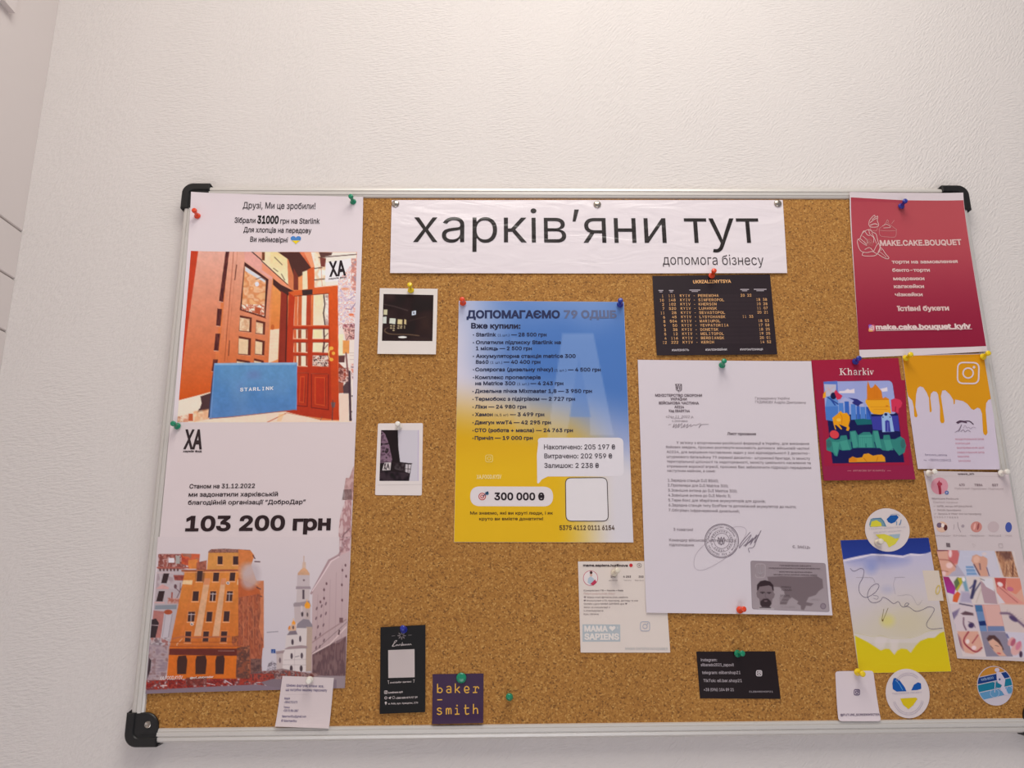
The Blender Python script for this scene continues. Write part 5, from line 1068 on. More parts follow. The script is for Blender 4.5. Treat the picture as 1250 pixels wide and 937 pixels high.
# ------------------------------------------------------------------ postcard of the city
s = Sheet('postcard', 'crimson illustrated city postcard with blue, green and yellow buildings, blue pin', 'postcard',
          [(990.2, 439.4), (1096.6, 436.8), (1116.5, 585.2), (1004.8, 586.6)], 0.8, (150, 36, 62), 'card', lift={'b': (0.0020, 0.03)})
q = Pic(s, [(990.4, 439.6), (1096.4, 437), (1116.3, 585), (1005, 586.4)], (150, 38, 62), 'printed_background', 2.5, 1); q.c = mixc(A_((154., 38, 62)), A_((140., 40, 72)), q.v); crop(); q.done()
crop(1000, 460, 10.408)
q = Pic(s, [(20, 40), (1090, 40), (1140, 1120), (60, 1130)], (150, 38, 62), 'printed_picture', 0.6, 2); q.c[:] = (150, 37, 63)
fr = round_rect([(52, 58), (925, 45), (1075, 1085), (165, 1098)], 60); q.poly(fr, (28, 34, 78))
q.poly(round_rect([(52, 58), (925, 45), (985, 470), (80, 480)], 60)[:], (150, 158, 206))
q.poly([(95, 480), (1000, 470), (1075, 1085), (165, 1098), (150, 950)], (28, 34, 78))
q.poly([(52, 60), (230, 50), (240, 250), (70, 260)], (90, 116, 190)); q.poly([(60, 90), (215, 95), (210, 240), (80, 250)], (178, 176, 196)); q.poly([(50, 215), (80, 175), (85, 260), (45, 270)], (226, 150, 40))
for a, b in (((80, 190), (190, 120)), ((110, 120), (160, 230)), ((90, 140), (200, 200))): q.line([a, b], 6, (206, 160, 150), 0.8)
q.poly([(250, 205), (255, 180), (320, 175), (360, 150), (390, 165), (445, 148), (450, 205)], (218, 206, 214)); q.poly([(775, 150), (800, 145), (830, 140), (862, 128), (868, 180), (800, 188)], (218, 206, 214)); q.poly([(255, 310), (330, 260), (440, 330), (560, 340), (570, 380), (270, 370)], (166, 168, 206))
q.poly([(75, 380), (100, 250), (160, 230), (240, 300), (230, 400), (170, 560), (85, 545)], (94, 136, 200)); q.poly([(75, 378), (240, 370), (240, 520), (170, 560), (85, 545)], (74, 118, 190)); q.line([(110, 260), (240, 345)], 16, (50, 70, 140)); q.ell(180, 240, 38, 44, (36, 34, 66)); q.poly([(190, 190), (215, 160), (240, 200), (295, 240), (270, 280), (225, 290)], (196, 50, 80)); q.line([(140, 275), (200, 355)], 18, (46, 76, 150))
for i, (x, w_, y) in enumerate(((245, 60, 330), (320, 55, 310), (400, 60, 345), (470, 40, 370), (520, 60, 380), (590, 60, 380))): q.poly([(x, y), (x + w_, y), (x + w_ + 10, 540), (x + 5, 545)], ((80, 124, 196), (58, 98, 180))[i % 2]); q.line([(x, y), (x + 6, 540)], 6, (116, 160, 216), 0.7)
q.poly([(370, 262), (480, 280), (560, 330), (520, 345), (495, 375), (440, 345), (415, 330), (440, 300)], (50, 50, 118)); q.poly([(650, 480), (630, 380), (600, 385), (655, 540)], (52, 74, 150))
q.poly([(605, 280), (605, 120), (618, 50), (650, 140), (680, 130), (708, 90), (740, 120), (790, 180), (805, 270), (840, 255), (880, 275), (885, 300), (590, 300)], (206, 118, 30)); q.poly([(590, 285), (885, 280), (912, 460), (770, 478), (690, 470), (650, 440), (585, 320)], (224, 158, 40)); q.line([(610, 290), (880, 288)], 7, (190, 104, 26)); q.line([(650, 380), (900, 380)], 5, (196, 120, 34)); q.line([(690, 410), (860, 410)], 5, (196, 120, 34)); q.ell(860, 370, 18, 12, (200, 120, 34)); 
for x in (700, 720, 740): q.line([(x, 130), (x, 270)], 4, (180, 96, 30), 0.6)
q.poly([(910, 290), (960, 270), (1030, 290), (1055, 330), (1040, 380), (1010, 400), (1005, 455), (920, 440)], (200, 56, 84)); q.line([(970, 380), (965, 440)], 12, (140, 36, 66))
q.poly([(655, 500), (1000, 490), (1020, 690), (680, 670)], (62, 62, 150)); q.poly([(790, 510), (830, 450), (880, 450), (920, 510), (950, 695), (800, 700)], (146, 176, 216)); q.poly([(835, 560), (860, 545), (890, 560), (905, 695), (838, 695)], (62, 62, 150)); q.ell(845, 475, 20, 18, (30, 36, 80)); q.ell(808, 510, 8, 9, (40, 50, 100)); q.ell(898, 510, 8, 9, (40, 50, 100)); q.line([(870, 580), (870, 690)], 8, (120, 130, 196))
q.poly([(165, 520), (230, 470), (270, 430), (300, 460), (350, 455), (385, 500), (390, 550), (370, 620), (385, 650), (370, 685), (340, 680), (350, 640), (300, 620), (250, 600), (290, 660), (275, 668), (215, 610), (195, 610), (215, 665), (200, 668), (180, 600)], (222, 150, 30)); q.ell(245, 545, 28, 20, (240, 180, 70)); q.line([(270, 470), (290, 520), (285, 590)], 7, (196, 110, 24))
q.poly([(445, 540), (560, 530), (660, 545), (670, 600), (480, 610)], (34, 100, 106)); q.ell(190, 730, 60, 52, (206, 66, 74), rot=0.4)
GR = (70, 150, 136)
q.poly([(85, 800), (130, 765), (200, 800), (255, 790), (270, 745), (345, 740), (360, 800), (390, 790), (385, 690), (460, 680), (490, 740), (560, 700), (640, 700), (670, 740), (680, 680), (745, 680), (770, 790), (810, 790), (815, 740), (890, 735), (905, 790), (960, 790), (1030, 755), (1080, 790), (1100, 870), (1080, 960), (1010, 1000), (980, 960), (930, 900), (880, 940), (800, 930), (760, 900), (680, 900), (480, 900), (460, 905), (420, 905), (390, 930), (290, 935), (250, 920), (225, 1010), (190, 1000), (170, 960), (90, 930)], (54, 124, 118))
q.poly([(500, 740), (665, 735), (680, 895), (505, 895)], GR); q.poly([(395, 700), (455, 690), (490, 880), (430, 905)], GR, 0.8); q.poly([(690, 690), (745, 690), (790, 900), (720, 905)], GR, 0.8); q.poly([(255, 820), (350, 800), (390, 920), (290, 930)], GR, 0.8); q.poly([(815, 800), (900, 800), (940, 930), (850, 930)], GR, 0.8); q.poly([(160, 820), (255, 830), (220, 1000), (180, 950)], GR, 0.8)
for x in range(520, 670, 24): q.line([(x, 760), (x + 4, 885)], 4, (40, 104, 104), 0.8)
q.line([(510, 770), (665, 768)], 5, (40, 104, 104), 0.8); q.line([(405, 830), (415, 900)], 16, (30, 60, 90)); q.line([(700, 830), (720, 900)], 12, (30, 60, 90)); q.line([(590, 850), (592, 890)], 14, (40, 104, 104)); q.ell(120, 850, 34, 50, (60, 96, 96), a=0.7); q.ell(1060, 850, 30, 60, (60, 96, 96), a=0.7)
q.poly([(370, 1085), (380, 1040), (420, 1010), (470, 1030), (540, 1020), (560, 980), (620, 970), (680, 1000), (730, 990), (790, 985), (830, 1020), (835, 1078)], (214, 144, 40)); q.poly([(370, 1085), (372, 1040), (420, 1010), (470, 1040), (470, 1085)], (206, 124, 34)); q.line([(560, 1030), (600, 1080)], 6, (176, 90, 30)); q.line([(740, 1020), (720, 1078)], 6, (176, 90, 30))
q.done()
crop(980, 410, 4.63); CW = (222, 202, 200)
def k_(P, w_, sm=False): s.stroke(P, w_, CW, layer=4, sm=sm)
k_([(214, 184), (216, 219)], 7); k_([(205, 184), (224, 184)], 2.5); k_([(205, 220), (226, 219)], 2.5); k_([(219, 202), (240, 184)], 2.5); k_([(222, 199), (240, 219)], 6.5); k_([(233, 184), (246, 184)], 2.2); k_([(232, 220), (248, 219)], 2.2)
k_([(256, 182), (258, 219)], 5.5); k_([(250, 183), (258, 182)], 2.2); k_([(251, 220), (264, 219)], 2.2); k_([(258, 202), (266, 194), (273, 199), (274, 219)], 5, True); k_([(268, 220), (280, 219)], 2.2)
k_([(287, 199), (295, 194), (302, 199), (303, 219)], 5, True); k_([(302, 204), (290, 208), (288, 216), (296, 219), (303, 213)], 3.6, True); k_([(302, 219), (309, 218)], 2.2)
k_([(318, 195), (319, 219)], 5.5); k_([(312, 196), (319, 195)], 2.2); k_([(313, 220), (326, 219)], 2.2); k_([(320, 203), (327, 195), (331, 198)], 4, True)
k_([(340, 181), (342, 219)], 5.5); k_([(334, 182), (341, 181)], 2.2); k_([(336, 220), (348, 219)], 2.2); k_([(343, 208), (355, 196)], 2.4); k_([(346, 205), (357, 219)], 5); k_([(350, 196), (361, 196)], 2.2)
k_([(368, 196), (370, 219)], 5.5); k_([(363, 197), (369, 196)], 2.2); k_([(364, 220), (376, 219)], 2.2); s.fill(ellipse(367, 186, 3.8, 3.8, 0, 12), CW, layer=4)
k_([(381, 196), (388, 218)], 5.2); k_([(389, 218), (396, 197)], 2.6); k_([(377, 196), (387, 196)], 2.2); k_([(391, 196), (400, 196)], 2.2)
s.text('ARTWORK BY KHARKIV', 280, 767, 462, 766, 10, (196, 130, 140)); s.stroke([(248, 762), (270, 762)], 2, (196, 130, 140)); s.stroke([(472, 762), (494, 762)], 2, (196, 130, 140))
crop(); s.finish()

# ------------------------------------------------------------------ honey card
s = Sheet('price_card', 'white card with thick honey-yellow drips and two yellow pins, under the crimson poster', 'card',
          [(1101, 433.4), (1203.6, 431.4), (1219.3, 573.2), (1120, 572.2)], 1.6, (198, 186, 200), 'card', lift={'r': (0.0016, 0.02), 'b': (0.001, 0.03)})
crop(980, 410, 4.63)
s.fill([(562, 112), (1033, 104), (1058, 358), (1045, 362), (1033, 380), (1030, 420), (1040, 548), (1032, 562), (1020, 556), (1015, 540), (1010, 440), (1000, 412), (985, 405), (965, 418), (950, 412), (930, 385), (905, 368), (860, 358), (858, 384), (852, 386), (850, 362), (830, 330), (805, 306), (788, 308), (780, 340), (792, 420), (800, 480), (795, 492), (782, 492), (775, 480), (774, 400), (764, 330), (755, 316), (738, 312), (724, 325), (720, 350), (728, 420), (724, 432), (717, 428), (712, 350), (700, 320), (680, 290), (662, 284), (648, 295), (640, 330), (636, 400), (648, 450), (642, 460), (630, 455), (626, 400), (618, 365), (595, 340), (588, 310)], (206, 142, 24), part='honey_print', layer=1)
insta(s, 932, 210, 59, (208, 192, 196), 8.5, rot=0.02)
s.stroke([(866, 490), (885, 480), (910, 482), (940, 482), (962, 500)], 5, (74, 52, 70), sm=True); s.stroke([(872, 494), (895, 484), (925, 490)], 7, (90, 66, 84), sm=True)
s.stroke([(858, 545), (880, 530), (895, 500), (885, 530), (878, 540)], 2.4, (120, 104, 120), sm=True); s.stroke([(905, 522), (915, 505), (925, 520), (935, 515), (945, 524), (960, 515), (975, 520)], 1.8, (150, 134, 150), sm=True); s.stroke([(890, 540), (905, 530), (915, 542), (930, 532), (945, 542)], 2.2, (120, 104, 120), sm=True)
for t, x0, x1, y in (('МОДЕЛЮВАННЯ БРІВ', 860, 1020, 588), ('КОРЕКЦІЯ', 862, 942, 612), ('ФАРБУВАННЯ ВІЙ', 868, 1020, 637), ('ЛАМІНУВАННЯ БРІВ', 870, 1022, 663), ('МАКІЯЖ', 874, 938, 686), ('ЗАЧІСКИ', 876, 944, 711)): s.text(t, x0, y, x1, y, 9, (190, 120, 140), 0.0)
s.text('brows_anna', 690, 675, 812, 678, 10, (120, 108, 130), 0.0); s.text('+380961100413', 708, 706, 834, 708, 12, (130, 118, 140), 0.0); s.stroke([(680, 700), (698, 704)], 2, (130, 118, 140))
crop(); s.finish({'honey_print': 'dripping honey-yellow band'})

# ------------------------------------------------------------------ blue and yellow watercolour card, slip, profile sheet
s = Sheet('slip', 'narrow cream paper slip showing between the watercolour card and the profile sheet', 'paper slip',
          [(1126, 696), (1146, 696), (1152, 733), (1133, 733)], 0.9, (204, 190, 176), 'paper')
s.stroke(ellipse(1144.8, 719.5, 2.2, 5.4, 0.25, 20), 1.2, (204, 180, 96), close=True, part='yellow_loop'); s.finish()
s = Sheet('flyer', 'blue over yellow watercolour flyer with looping handwritten pencil line', 'flyer',
          [(1025.8, 659.2), (1133.5, 656), (1161.4, 819.2), (1048.6, 821.5)], 0.5, (186, 176, 186), 'card', gain=1.3)
q = Pic(s, [(1025.9, 659.3), (1133.4, 656.1), (1161.2, 819.1), (1048.7, 821.4)], (186, 178, 190), 'printed_picture', 1.0, 1)
q.c = mixc(mixc(A_((178., 172, 194)), A_((190., 180, 184)), sst(0.1, 0.45, q.v)), A_((190., 180, 168)), sst(0.45, 0.75, q.v)); q.c = mixc(q.c, A_((190., 178, 140)), 0.55 * np.exp(-((q.u - 0.62) ** 2 / 0.12 + (q.v - 0.62) ** 2 / 0.02)))
crop(1020, 650, 8.517)
q.ell(450, 285, 320, 60, (120, 128, 180), a=0.55, blur=90); q.ell(370, 360, 60, 60, (110, 124, 180), a=0.5, blur=70); q.ell(540, 590, 60, 40, (150, 152, 184), a=0.4, blur=60)
q.poly([(40, 60), (1000, 30), (1000, 205), (960, 210), (900, 232), (860, 240), (760, 235), (700, 260), (500, 240), (360, 238), (280, 260), (160, 285), (70, 300)], (206, 196, 208)); q.poly([(40, 60), (985, 30), (1000, 195), (940, 215), (880, 222), (780, 215), (700, 238), (560, 225), (380, 218), (250, 240), (150, 262), (70, 282)], (38, 52, 120), col2=(46, 62, 136))
q.line([(110, 315), (250, 290), (380, 240), (470, 245), (640, 260)], 5, (120, 124, 160), 0.6, sm=True)
crop(1020, 735, 8.517)
q.ell(540, 190, 70, 60, (200, 190, 96), a=0.6, blur=60)
q.poly([(180, 320), (300, 330), (420, 350), (560, 360), (780, 365), (900, 320), (1000, 290), (1130, 280), (1150, 420), (200, 420)], (196, 186, 180), 0.9)
q.line([(200, 318), (400, 355), (470, 345), (580, 372), (760, 370), (870, 340), (960, 300), (1120, 285)], 6, (176, 164, 96), 0.7, sm=True)
q.poly([(200, 345), (330, 410), (400, 455), (470, 500), (520, 480), (560, 485), (610, 545), (640, 500), (680, 480), (740, 485), (780, 525), (830, 450), (880, 400), (960, 370), (1030, 365), (1080, 320), (1130, 300), (1215, 730), (240, 745)], (196, 178, 20), col2=(202, 176, 14))
q.line([(330, 420), (410, 375), (520, 360)], 3, (190, 176, 130), 0.6); q.poly([(420, 360), (540, 370), (500, 470), (450, 480), (400, 440)], (204, 192, 190), 0.6, blur=20); q.poly([(560, 380), (660, 390), (640, 480), (610, 530), (575, 480)], (204, 192, 190), 0.6, blur=20)
q.line([(380, 668), (480, 630), (560, 640), (660, 640), (700, 620), (760, 640), (860, 630), (980, 655)], 5, (206, 190, 110), 0.55, sm=True); q.line([(720, 640), (718, 590)], 5, (206, 190, 110), 0.5)
q.done()
crop(1020, 650, 8.517); PE = (96, 88, 108)
s.stroke([(150, 370), (190, 400), (260, 370), (292, 395), (280, 470), (245, 540), (248, 620), (300, 670), (350, 660), (420, 610), (450, 550), (420, 530), (360, 570), (330, 650), (360, 715), (420, 725), (470, 700), (490, 670), (540, 690), (600, 735), (650, 715), (680, 760), (720, 770), (760, 740), (735, 730), (715, 760), (760, 770), (830, 815), (900, 800), (970, 768), (1025, 790), (1000, 850), (950, 930), (950, 975), (1000, 1000), (1110, 990)], 4.2, PE, part='pencil_line', sm=True)
s.stroke([(210, 465), (300, 465), (380, 470), (410, 520)], 2.2, (140, 130, 136), part='pencil_line', sm=True); s.stroke([(610, 465), (720, 462)], 3, (150, 140, 150), part='pencil_line'); s.stroke([(620, 470), (600, 540), (620, 640)], 2.5, (150, 142, 156), part='pencil_line', sm=True); s.stroke([(490, 915), (545, 780)], 4, (120, 104, 60), part='pencil_line'); s.stroke([(480, 900), (500, 790)], 4, (120, 104, 60), part='pencil_line'); s.fill(ellipse(487, 910, 8, 12, 0, 12), (110, 90, 50), part='pencil_line')
s.stroke([(390, 650), (440, 660), (430, 690), (390, 680)], 3, (110, 104, 124), part='pencil_line', sm=True); s.stroke([(640, 655), (780, 650), (850, 750), (900, 700)], 2, (150, 142, 150), part='pencil_line', sm=True)
crop(); s.finish()

s = Sheet('profile_sheet', 'tall white printed profile page with a grid of small beauty photos at the right edge', 'poster',
          [(1127.6, 574.4), (1228.5, 576.8), (1268, 807.6), (1168.5, 803.2)], 1.2, (194, 181, 182), 'paper', gain=1.25, lift={'r': (0.0036, 0.030)})
crop(1120, 565, 9.37); DT = (110, 94, 98)
s.text('wavs_kh', 455, 134, 640, 134, 18, (80, 66, 70), 0.02); s.stroke([(150, 148), (960, 158)], 2, (176, 162, 162))
s.fill(ellipse(250, 262, 97, 97, 0, 40), (200, 138, 150), part='portrait_picture', layer=1); s.fill([(225, 240), (245, 195), (262, 240), (272, 330), (268, 358), (245, 358), (238, 300)], (150, 50, 66), part='portrait_picture', layer=2); s.fill(ellipse(250, 240, 30, 22, 0, 14), (160, 60, 76), part='portrait_picture', layer=3); s.fill(ellipse(331, 338, 23, 23, 0, 16), (92, 112, 160), part='portrait_picture', layer=4); s.stroke([(322, 338), (340, 338)], 4, (206, 196, 200), part='portrait_picture', layer=5); s.stroke([(331, 329), (331, 347)], 4, (206, 196, 200), part='portrait_picture', layer=5)
for t, x0, x1, y in (('470', 472, 535, 262), ('7886', 645, 735, 264), ('507', 843, 908, 266)): s.text(t, x0, y, x1, y, 24, (130, 112, 116), 0.02)
for t, x0, x1, y in (('Публікації', 425, 592, 300), ('Підписники', 610, 780, 303), ('Підписки', 802, 962, 305)): s.text(t, x0, y, x1, y, 18, (160, 144, 146))
for t, x0, x1, y, c in (('Manicure Pedicure', 165, 465, 415, (124, 106, 110)), ('Салон краси', 175, 455, 455, (168, 152, 154)), ('✓  КИЇВ, метро АРСЕНАЛЬНА', 180, 622, 502, (136, 120, 122)), ('✓  Онлайн бронювання', 185, 492, 545, (136, 120, 122)), ('✓  Запись в Viber или по телефону', 190, 724, 588, (136, 120, 122)), ('0 9 5 5 7 7 8 8 8 8', 190, 462, 628, (150, 134, 136))): s.text(t, x0, y, x1, y + 3, 18, c)
for i, (x, nm) in enumerate(((278, 'MANICURE'), (465, 'BROWS'), (668, 'PEDICURE'), (858, 'LASHES'))):
    k = 730
    if i == 1: s.stroke([(415, 700), (410, 760)], 4, (150, 134, 140), part='round_picture|%d' % i); s.stroke([(455, 675), (462, 730), (490, 790)], 5, (140, 124, 130), part='round_picture|%d' % i, sm=True); s.fill(ellipse(515, 720, 18, 18, 0, 12), (160, 146, 152), part='round_picture|%d' % i); continue
    s.fill(ellipse(x, k, 64, 62, 0, 28), ((206, 170, 150), 0, (190, 128, 120), (184, 166, 168))[i], part='round_picture|%d' % i, layer=1)
    if i == 0: s.fill(ellipse(x - 30, k - 20, 30, 30, 0, 14), (110, 92, 112), part='round_picture|%d' % i, layer=2); s.fill(ellipse(x + 40, k + 8, 22, 34, 0, 14), (90, 50, 50), part='round_picture|%d' % i, layer=2); s.fill(ellipse(x + 8, k - 18, 18, 24, 0, 14), (222, 206, 200), part='round_picture|%d' % i, layer=3)
    if i == 2: s.fill(ellipse(x - 20, k - 4, 12, 40, 0.2, 14), (216, 160, 150), part='round_picture|%d' % i, layer=2); s.fill(ellipse(x + 20, k - 4, 12, 40, 0.2, 14), (150, 84, 82), part='round_picture|%d' % i, layer=2)
s.fill(ellipse(1025, 735, 36, 58, 0, 24), (70, 84, 150), part='round_picture|9', layer=1)
for t, x0, x1 in (('МАНІКЮР', 205, 378), ('БРОВИ', 408, 550), ('ПЕДИКЮР', 600, 760), ('АКЦІЇ', 805, 944), ('ІНШЕ', 992, 1062)): s.text(t, x0, 836, x1, 840, 14, (160, 146, 148))
crop(1130, 660, 10.408)
s.fill([(255, 25), (305, 28), (310, 78), (262, 76)], (110, 96, 100), part='page_icons'); s.stroke([(590, 35), (630, 55), (600, 80), (588, 35)], 3, (170, 156, 158), part='page_icons'); s.stroke(round_rect([(912, 38), (960, 38), (965, 88), (918, 88)], 8), 4, (160, 146, 148), part='page_icons', close=True)
q = Pic(s, [(135, 112), (1105, 130), (1378, 1486), (470, 1465)], (200, 190, 196), 'photo_grid', 0.9, 1, label='grid of small nail, lash and face photos')
SK = (206, 156, 138); SD = (176, 112, 104)
# row one: fingers, a foot, long hair
q.poly([(130, 110), (475, 118), (520, 450), (200, 450)], (170, 162, 178)); q.poly([(130, 112), (390, 115), (430, 180), (420, 280), (370, 320), (380, 370), (330, 400), (290, 440), (200, 455)], SK); q.poly([(280, 115), (400, 115), (435, 180), (415, 280), (350, 300), (290, 240)], (190, 104, 104), blur=16); q.ell(310, 160, 22, 50, (230, 196, 196), blur=10); q.ell(300, 310, 42, 36, (226, 190, 186), blur=10); q.ell(232, 410, 24, 34, (222, 186, 184), blur=8); q.line([(170, 235), (300, 250), (380, 330)], 10, (156, 92, 84), sm=True, blur=8); q.line([(180, 370), (280, 390)], 8, (156, 92, 84), blur=8); q.line([(140, 122), (270, 118)], 14, (96, 50, 70), blur=8)
q.poly([(435, 120), (865, 128), (940, 460), (505, 450), (400, 300)], (186, 184, 200)); q.line([(470, 200), (560, 200)], 5, (206, 204, 214)); q.poly([(505, 320), (600, 318), (650, 430), (520, 435)], (120, 148, 186)); q.line([(510, 350), (630, 350)], 8, (196, 200, 214)); q.line([(515, 395), (640, 395)], 8, (196, 200, 214))
q.poly([(575, 250), (590, 190), (640, 170), (700, 200), (720, 190), (790, 230), (770, 330), (790, 450), (690, 450), (620, 320)], (200, 150, 130)); q.ell(640, 235, 40, 45, (214, 170, 150), blur=10); q.line([(610, 300), (680, 430)], 14, (90, 66, 80), blur=6); q.line([(680, 290), (690, 360)], 14, (110, 84, 92), blur=6); q.ell(740, 165, 34, 24, (206, 190, 190), blur=8); q.poly([(760, 128), (850, 128), (930, 455), (800, 450)], (196, 188, 198), 0.8); q.line([(770, 340), (800, 440)], 10, (96, 80, 110))
q.poly([(865, 128), (1105, 132), (1190, 470), (950, 460)], (200, 186, 184)); q.poly([(870, 130), (1070, 132), (1160, 460), (980, 455), (930, 300)], (176, 130, 100)); q.mottle([(870, 130), (1070, 132), (1160, 460), (980, 455), (930, 300)], [(110, 70, 60), (196, 150, 116), (150, 100, 76), (206, 170, 140)], 60, 0.85, 4, stretch=(0.5, 4)); q.poly([(900, 130), (1060, 132), (1080, 230), (1000, 250)], (84, 54, 56), 0.7, blur=40)
# row two: bright swatches, brushes, nails
q.poly([(200, 450), (510, 455), (590, 800), (260, 790)], (206, 194, 196)); q.poly([(200, 450), (290, 455), (380, 600), (360, 680), (225, 640)], (150, 50, 100), col2=(160, 56, 150)); q.poly([(355, 520), (400, 460), (440, 470), (450, 540), (380, 620)], (96, 110, 76)); q.poly([(400, 470), (450, 465), (470, 520), (400, 640), (380, 620), (430, 540)], (176, 164, 56)); q.poly([(350, 690), (400, 640), (440, 670), (400, 780), (340, 770)], (206, 96, 56)); q.poly([(460, 500), (500, 460), (545, 640), (500, 640)], (116, 150, 168), blur=16); q.poly([(450, 640), (560, 650), (585, 790), (430, 780)], (150, 140, 170), 0.7, blur=30); q.ell(480, 490, 20, 25, (222, 216, 220))
q.poly([(510, 455), (860, 462), (920, 800), (590, 800)], (204, 190, 186)); q.line([(625, 510), (580, 720)], 36, (60, 56, 90), blur=10); q.line([(560, 600), (620, 540)], 14, (70, 70, 110), blur=6); q.line([(690, 530), (620, 640), (590, 720)], 16, (70, 68, 96), blur=6); q.poly([(690, 500), (760, 560), (870, 620), (905, 800), (740, 790), (700, 620)], (170, 142, 150)); q.poly([(700, 480), (840, 470), (865, 640), (760, 580)], (206, 200, 206)); q.line([(690, 480), (740, 500)], 8, (90, 84, 90)); q.line([(700, 600), (640, 780)], 12, (186, 170, 160), blur=6)
q.poly([(862, 465), (1190, 470), (1290, 830), (920, 800)], SK); q.poly([(865, 470), (1010, 470), (1000, 600), (1060, 680), (900, 600)], (176, 76, 72)); q.poly([(1010, 475), (1180, 475), (1200, 600), (1130, 680), (1020, 620)], (206, 130, 110)); q.poly([(890, 600), (930, 560), (1240, 800), (1000, 790), (900, 660)], (206, 140, 130), blur=8); q.ell(935, 550, 38, 26, (232, 206, 206), rot=0.5, blur=6); q.ell(1060, 610, 42, 28, (190, 104, 130), rot=0.3, blur=6); q.line([(930, 590), (1150, 780)], 8, (160, 84, 80), blur=6); q.poly([(890, 650), (1000, 790), (920, 800)], (206, 194, 200))
crop(1130, 725, 10.408)
# row three: brows and lashes, colour chart, lashes close up
q.poly([(240, 120), (610, 120), (690, 470), (350, 470)], (200, 184, 188)); q.poly([(285, 260), (430, 180), (400, 260), (320, 370)], (126, 112, 140), blur=12); q.line([(430, 120), (590, 150)], 16, (90, 80, 100), blur=6); q.poly([(445, 245), (500, 215), (600, 240), (605, 270), (470, 262)], (96, 72, 80), blur=8); q.ell(575, 395, 36, 34, (70, 56, 90), blur=10); q.line([(480, 300), (480, 380), (510, 450)], 16, (110, 80, 96), sm=True, blur=8); q.line([(540, 350), (600, 370), (625, 420)], 8, (90, 70, 90), sm=True, blur=5); q.poly([(320, 400), (370, 380), (380, 470), (345, 470)], (140, 150, 180), blur=10)
q.poly([(612, 130), (930, 130), (1000, 470), (690, 470)], (200, 150, 144)); q.poly([(620, 135), (710, 135), (780, 470), (690, 470)], (104, 130, 170)); q.rect(630, 215, 720, 218, (60, 90, 130)); q.poly([(620, 140), (710, 140), (722, 215), (636, 220)], (70, 108, 150)); q.poly([(668, 345), (750, 335), (768, 395), (685, 400)], (36, 50, 100)); q.poly([(740, 140), (925, 140), (975, 400), (790, 400)], (206, 162, 154)); q.poly([(780, 405), (985, 405), (1000, 470), (785, 470)], (110, 124, 160))
q.poly([(932, 130), (1300, 135), (1380, 500), (1000, 470)], (200, 182, 178)); q.line([(950, 240), (1060, 250), (1150, 330), (1250, 420)], 26, (110, 88, 112), sm=True, blur=16)
for i in range(9): q.line([(1010 + i * 28, 255 + i * 14), (1030 + i * 34, 195 + i * 22)], 5, (120, 96, 112), 0.7)
q.ell(1100, 310, 60, 26, (80, 64, 100), rot=0.6, blur=14)
# row four: manicured hand, a face in profile, nails
q.poly([(345, 470), (690, 470), (765, 790), (430, 800)], (206, 190, 188)); q.poly([(400, 470), (660, 470), (720, 640), (700, 720), (600, 760), (500, 740), (440, 640)], SK, blur=10); q.line([(540, 480), (490, 560), (490, 620), (560, 690), (640, 730), (710, 680)], 16, (140, 40, 56), sm=True, blur=8); q.line([(660, 520), (590, 620)], 12, (150, 50, 64), blur=6); q.ell(530, 600, 24, 30, (232, 206, 206), blur=8); q.ell(610, 680, 30, 28, (226, 196, 198), blur=8); q.poly([(400, 500), (440, 560), (480, 720), (420, 640)], (150, 100, 110), blur=16)
q.poly([(690, 470), (1005, 478), (1100, 790), (765, 790)], (134, 126, 142)); q.poly([(770, 560), (800, 520), (870, 520), (930, 580), (965, 650), (985, 700), (960, 720), (900, 640), (850, 570), (790, 600)], (84, 60, 60), blur=8); q.poly([(790, 600), (850, 565), (910, 610), (960, 670), (975, 730), (1020, 785), (930, 785), (900, 760), (860, 720), (820, 660)], (206, 160, 140), blur=6); q.line([(820, 655), (850, 690)], 8, (96, 66, 70)); q.line([(880, 650), (920, 660)], 7, (96, 66, 70)); q.ell(925, 750, 26, 10, (190, 90, 90), rot=0.2, blur=5)
q.poly([(1008, 480), (1330, 490), (1420, 800), (1100, 790)], (196, 188, 200)); q.ell(1075, 600, 36, 60, (206, 150, 150), rot=0.5, blur=10); q.ell(1140, 690, 60, 90, (206, 160, 156), rot=0.5, blur=10); q.ell(1100, 610, 26, 50, (170, 90, 110), rot=0.4, blur=8); q.ell(1165, 650, 30, 60, (196, 120, 140), rot=0.4, blur=8); q.ell(1195, 760, 20, 40, (70, 50, 70), blur=8); q.line([(1020, 510), (1040, 550)], 20, (100, 100, 140), blur=8)
q.c = q.c; q.done(); crop(); s.finish()

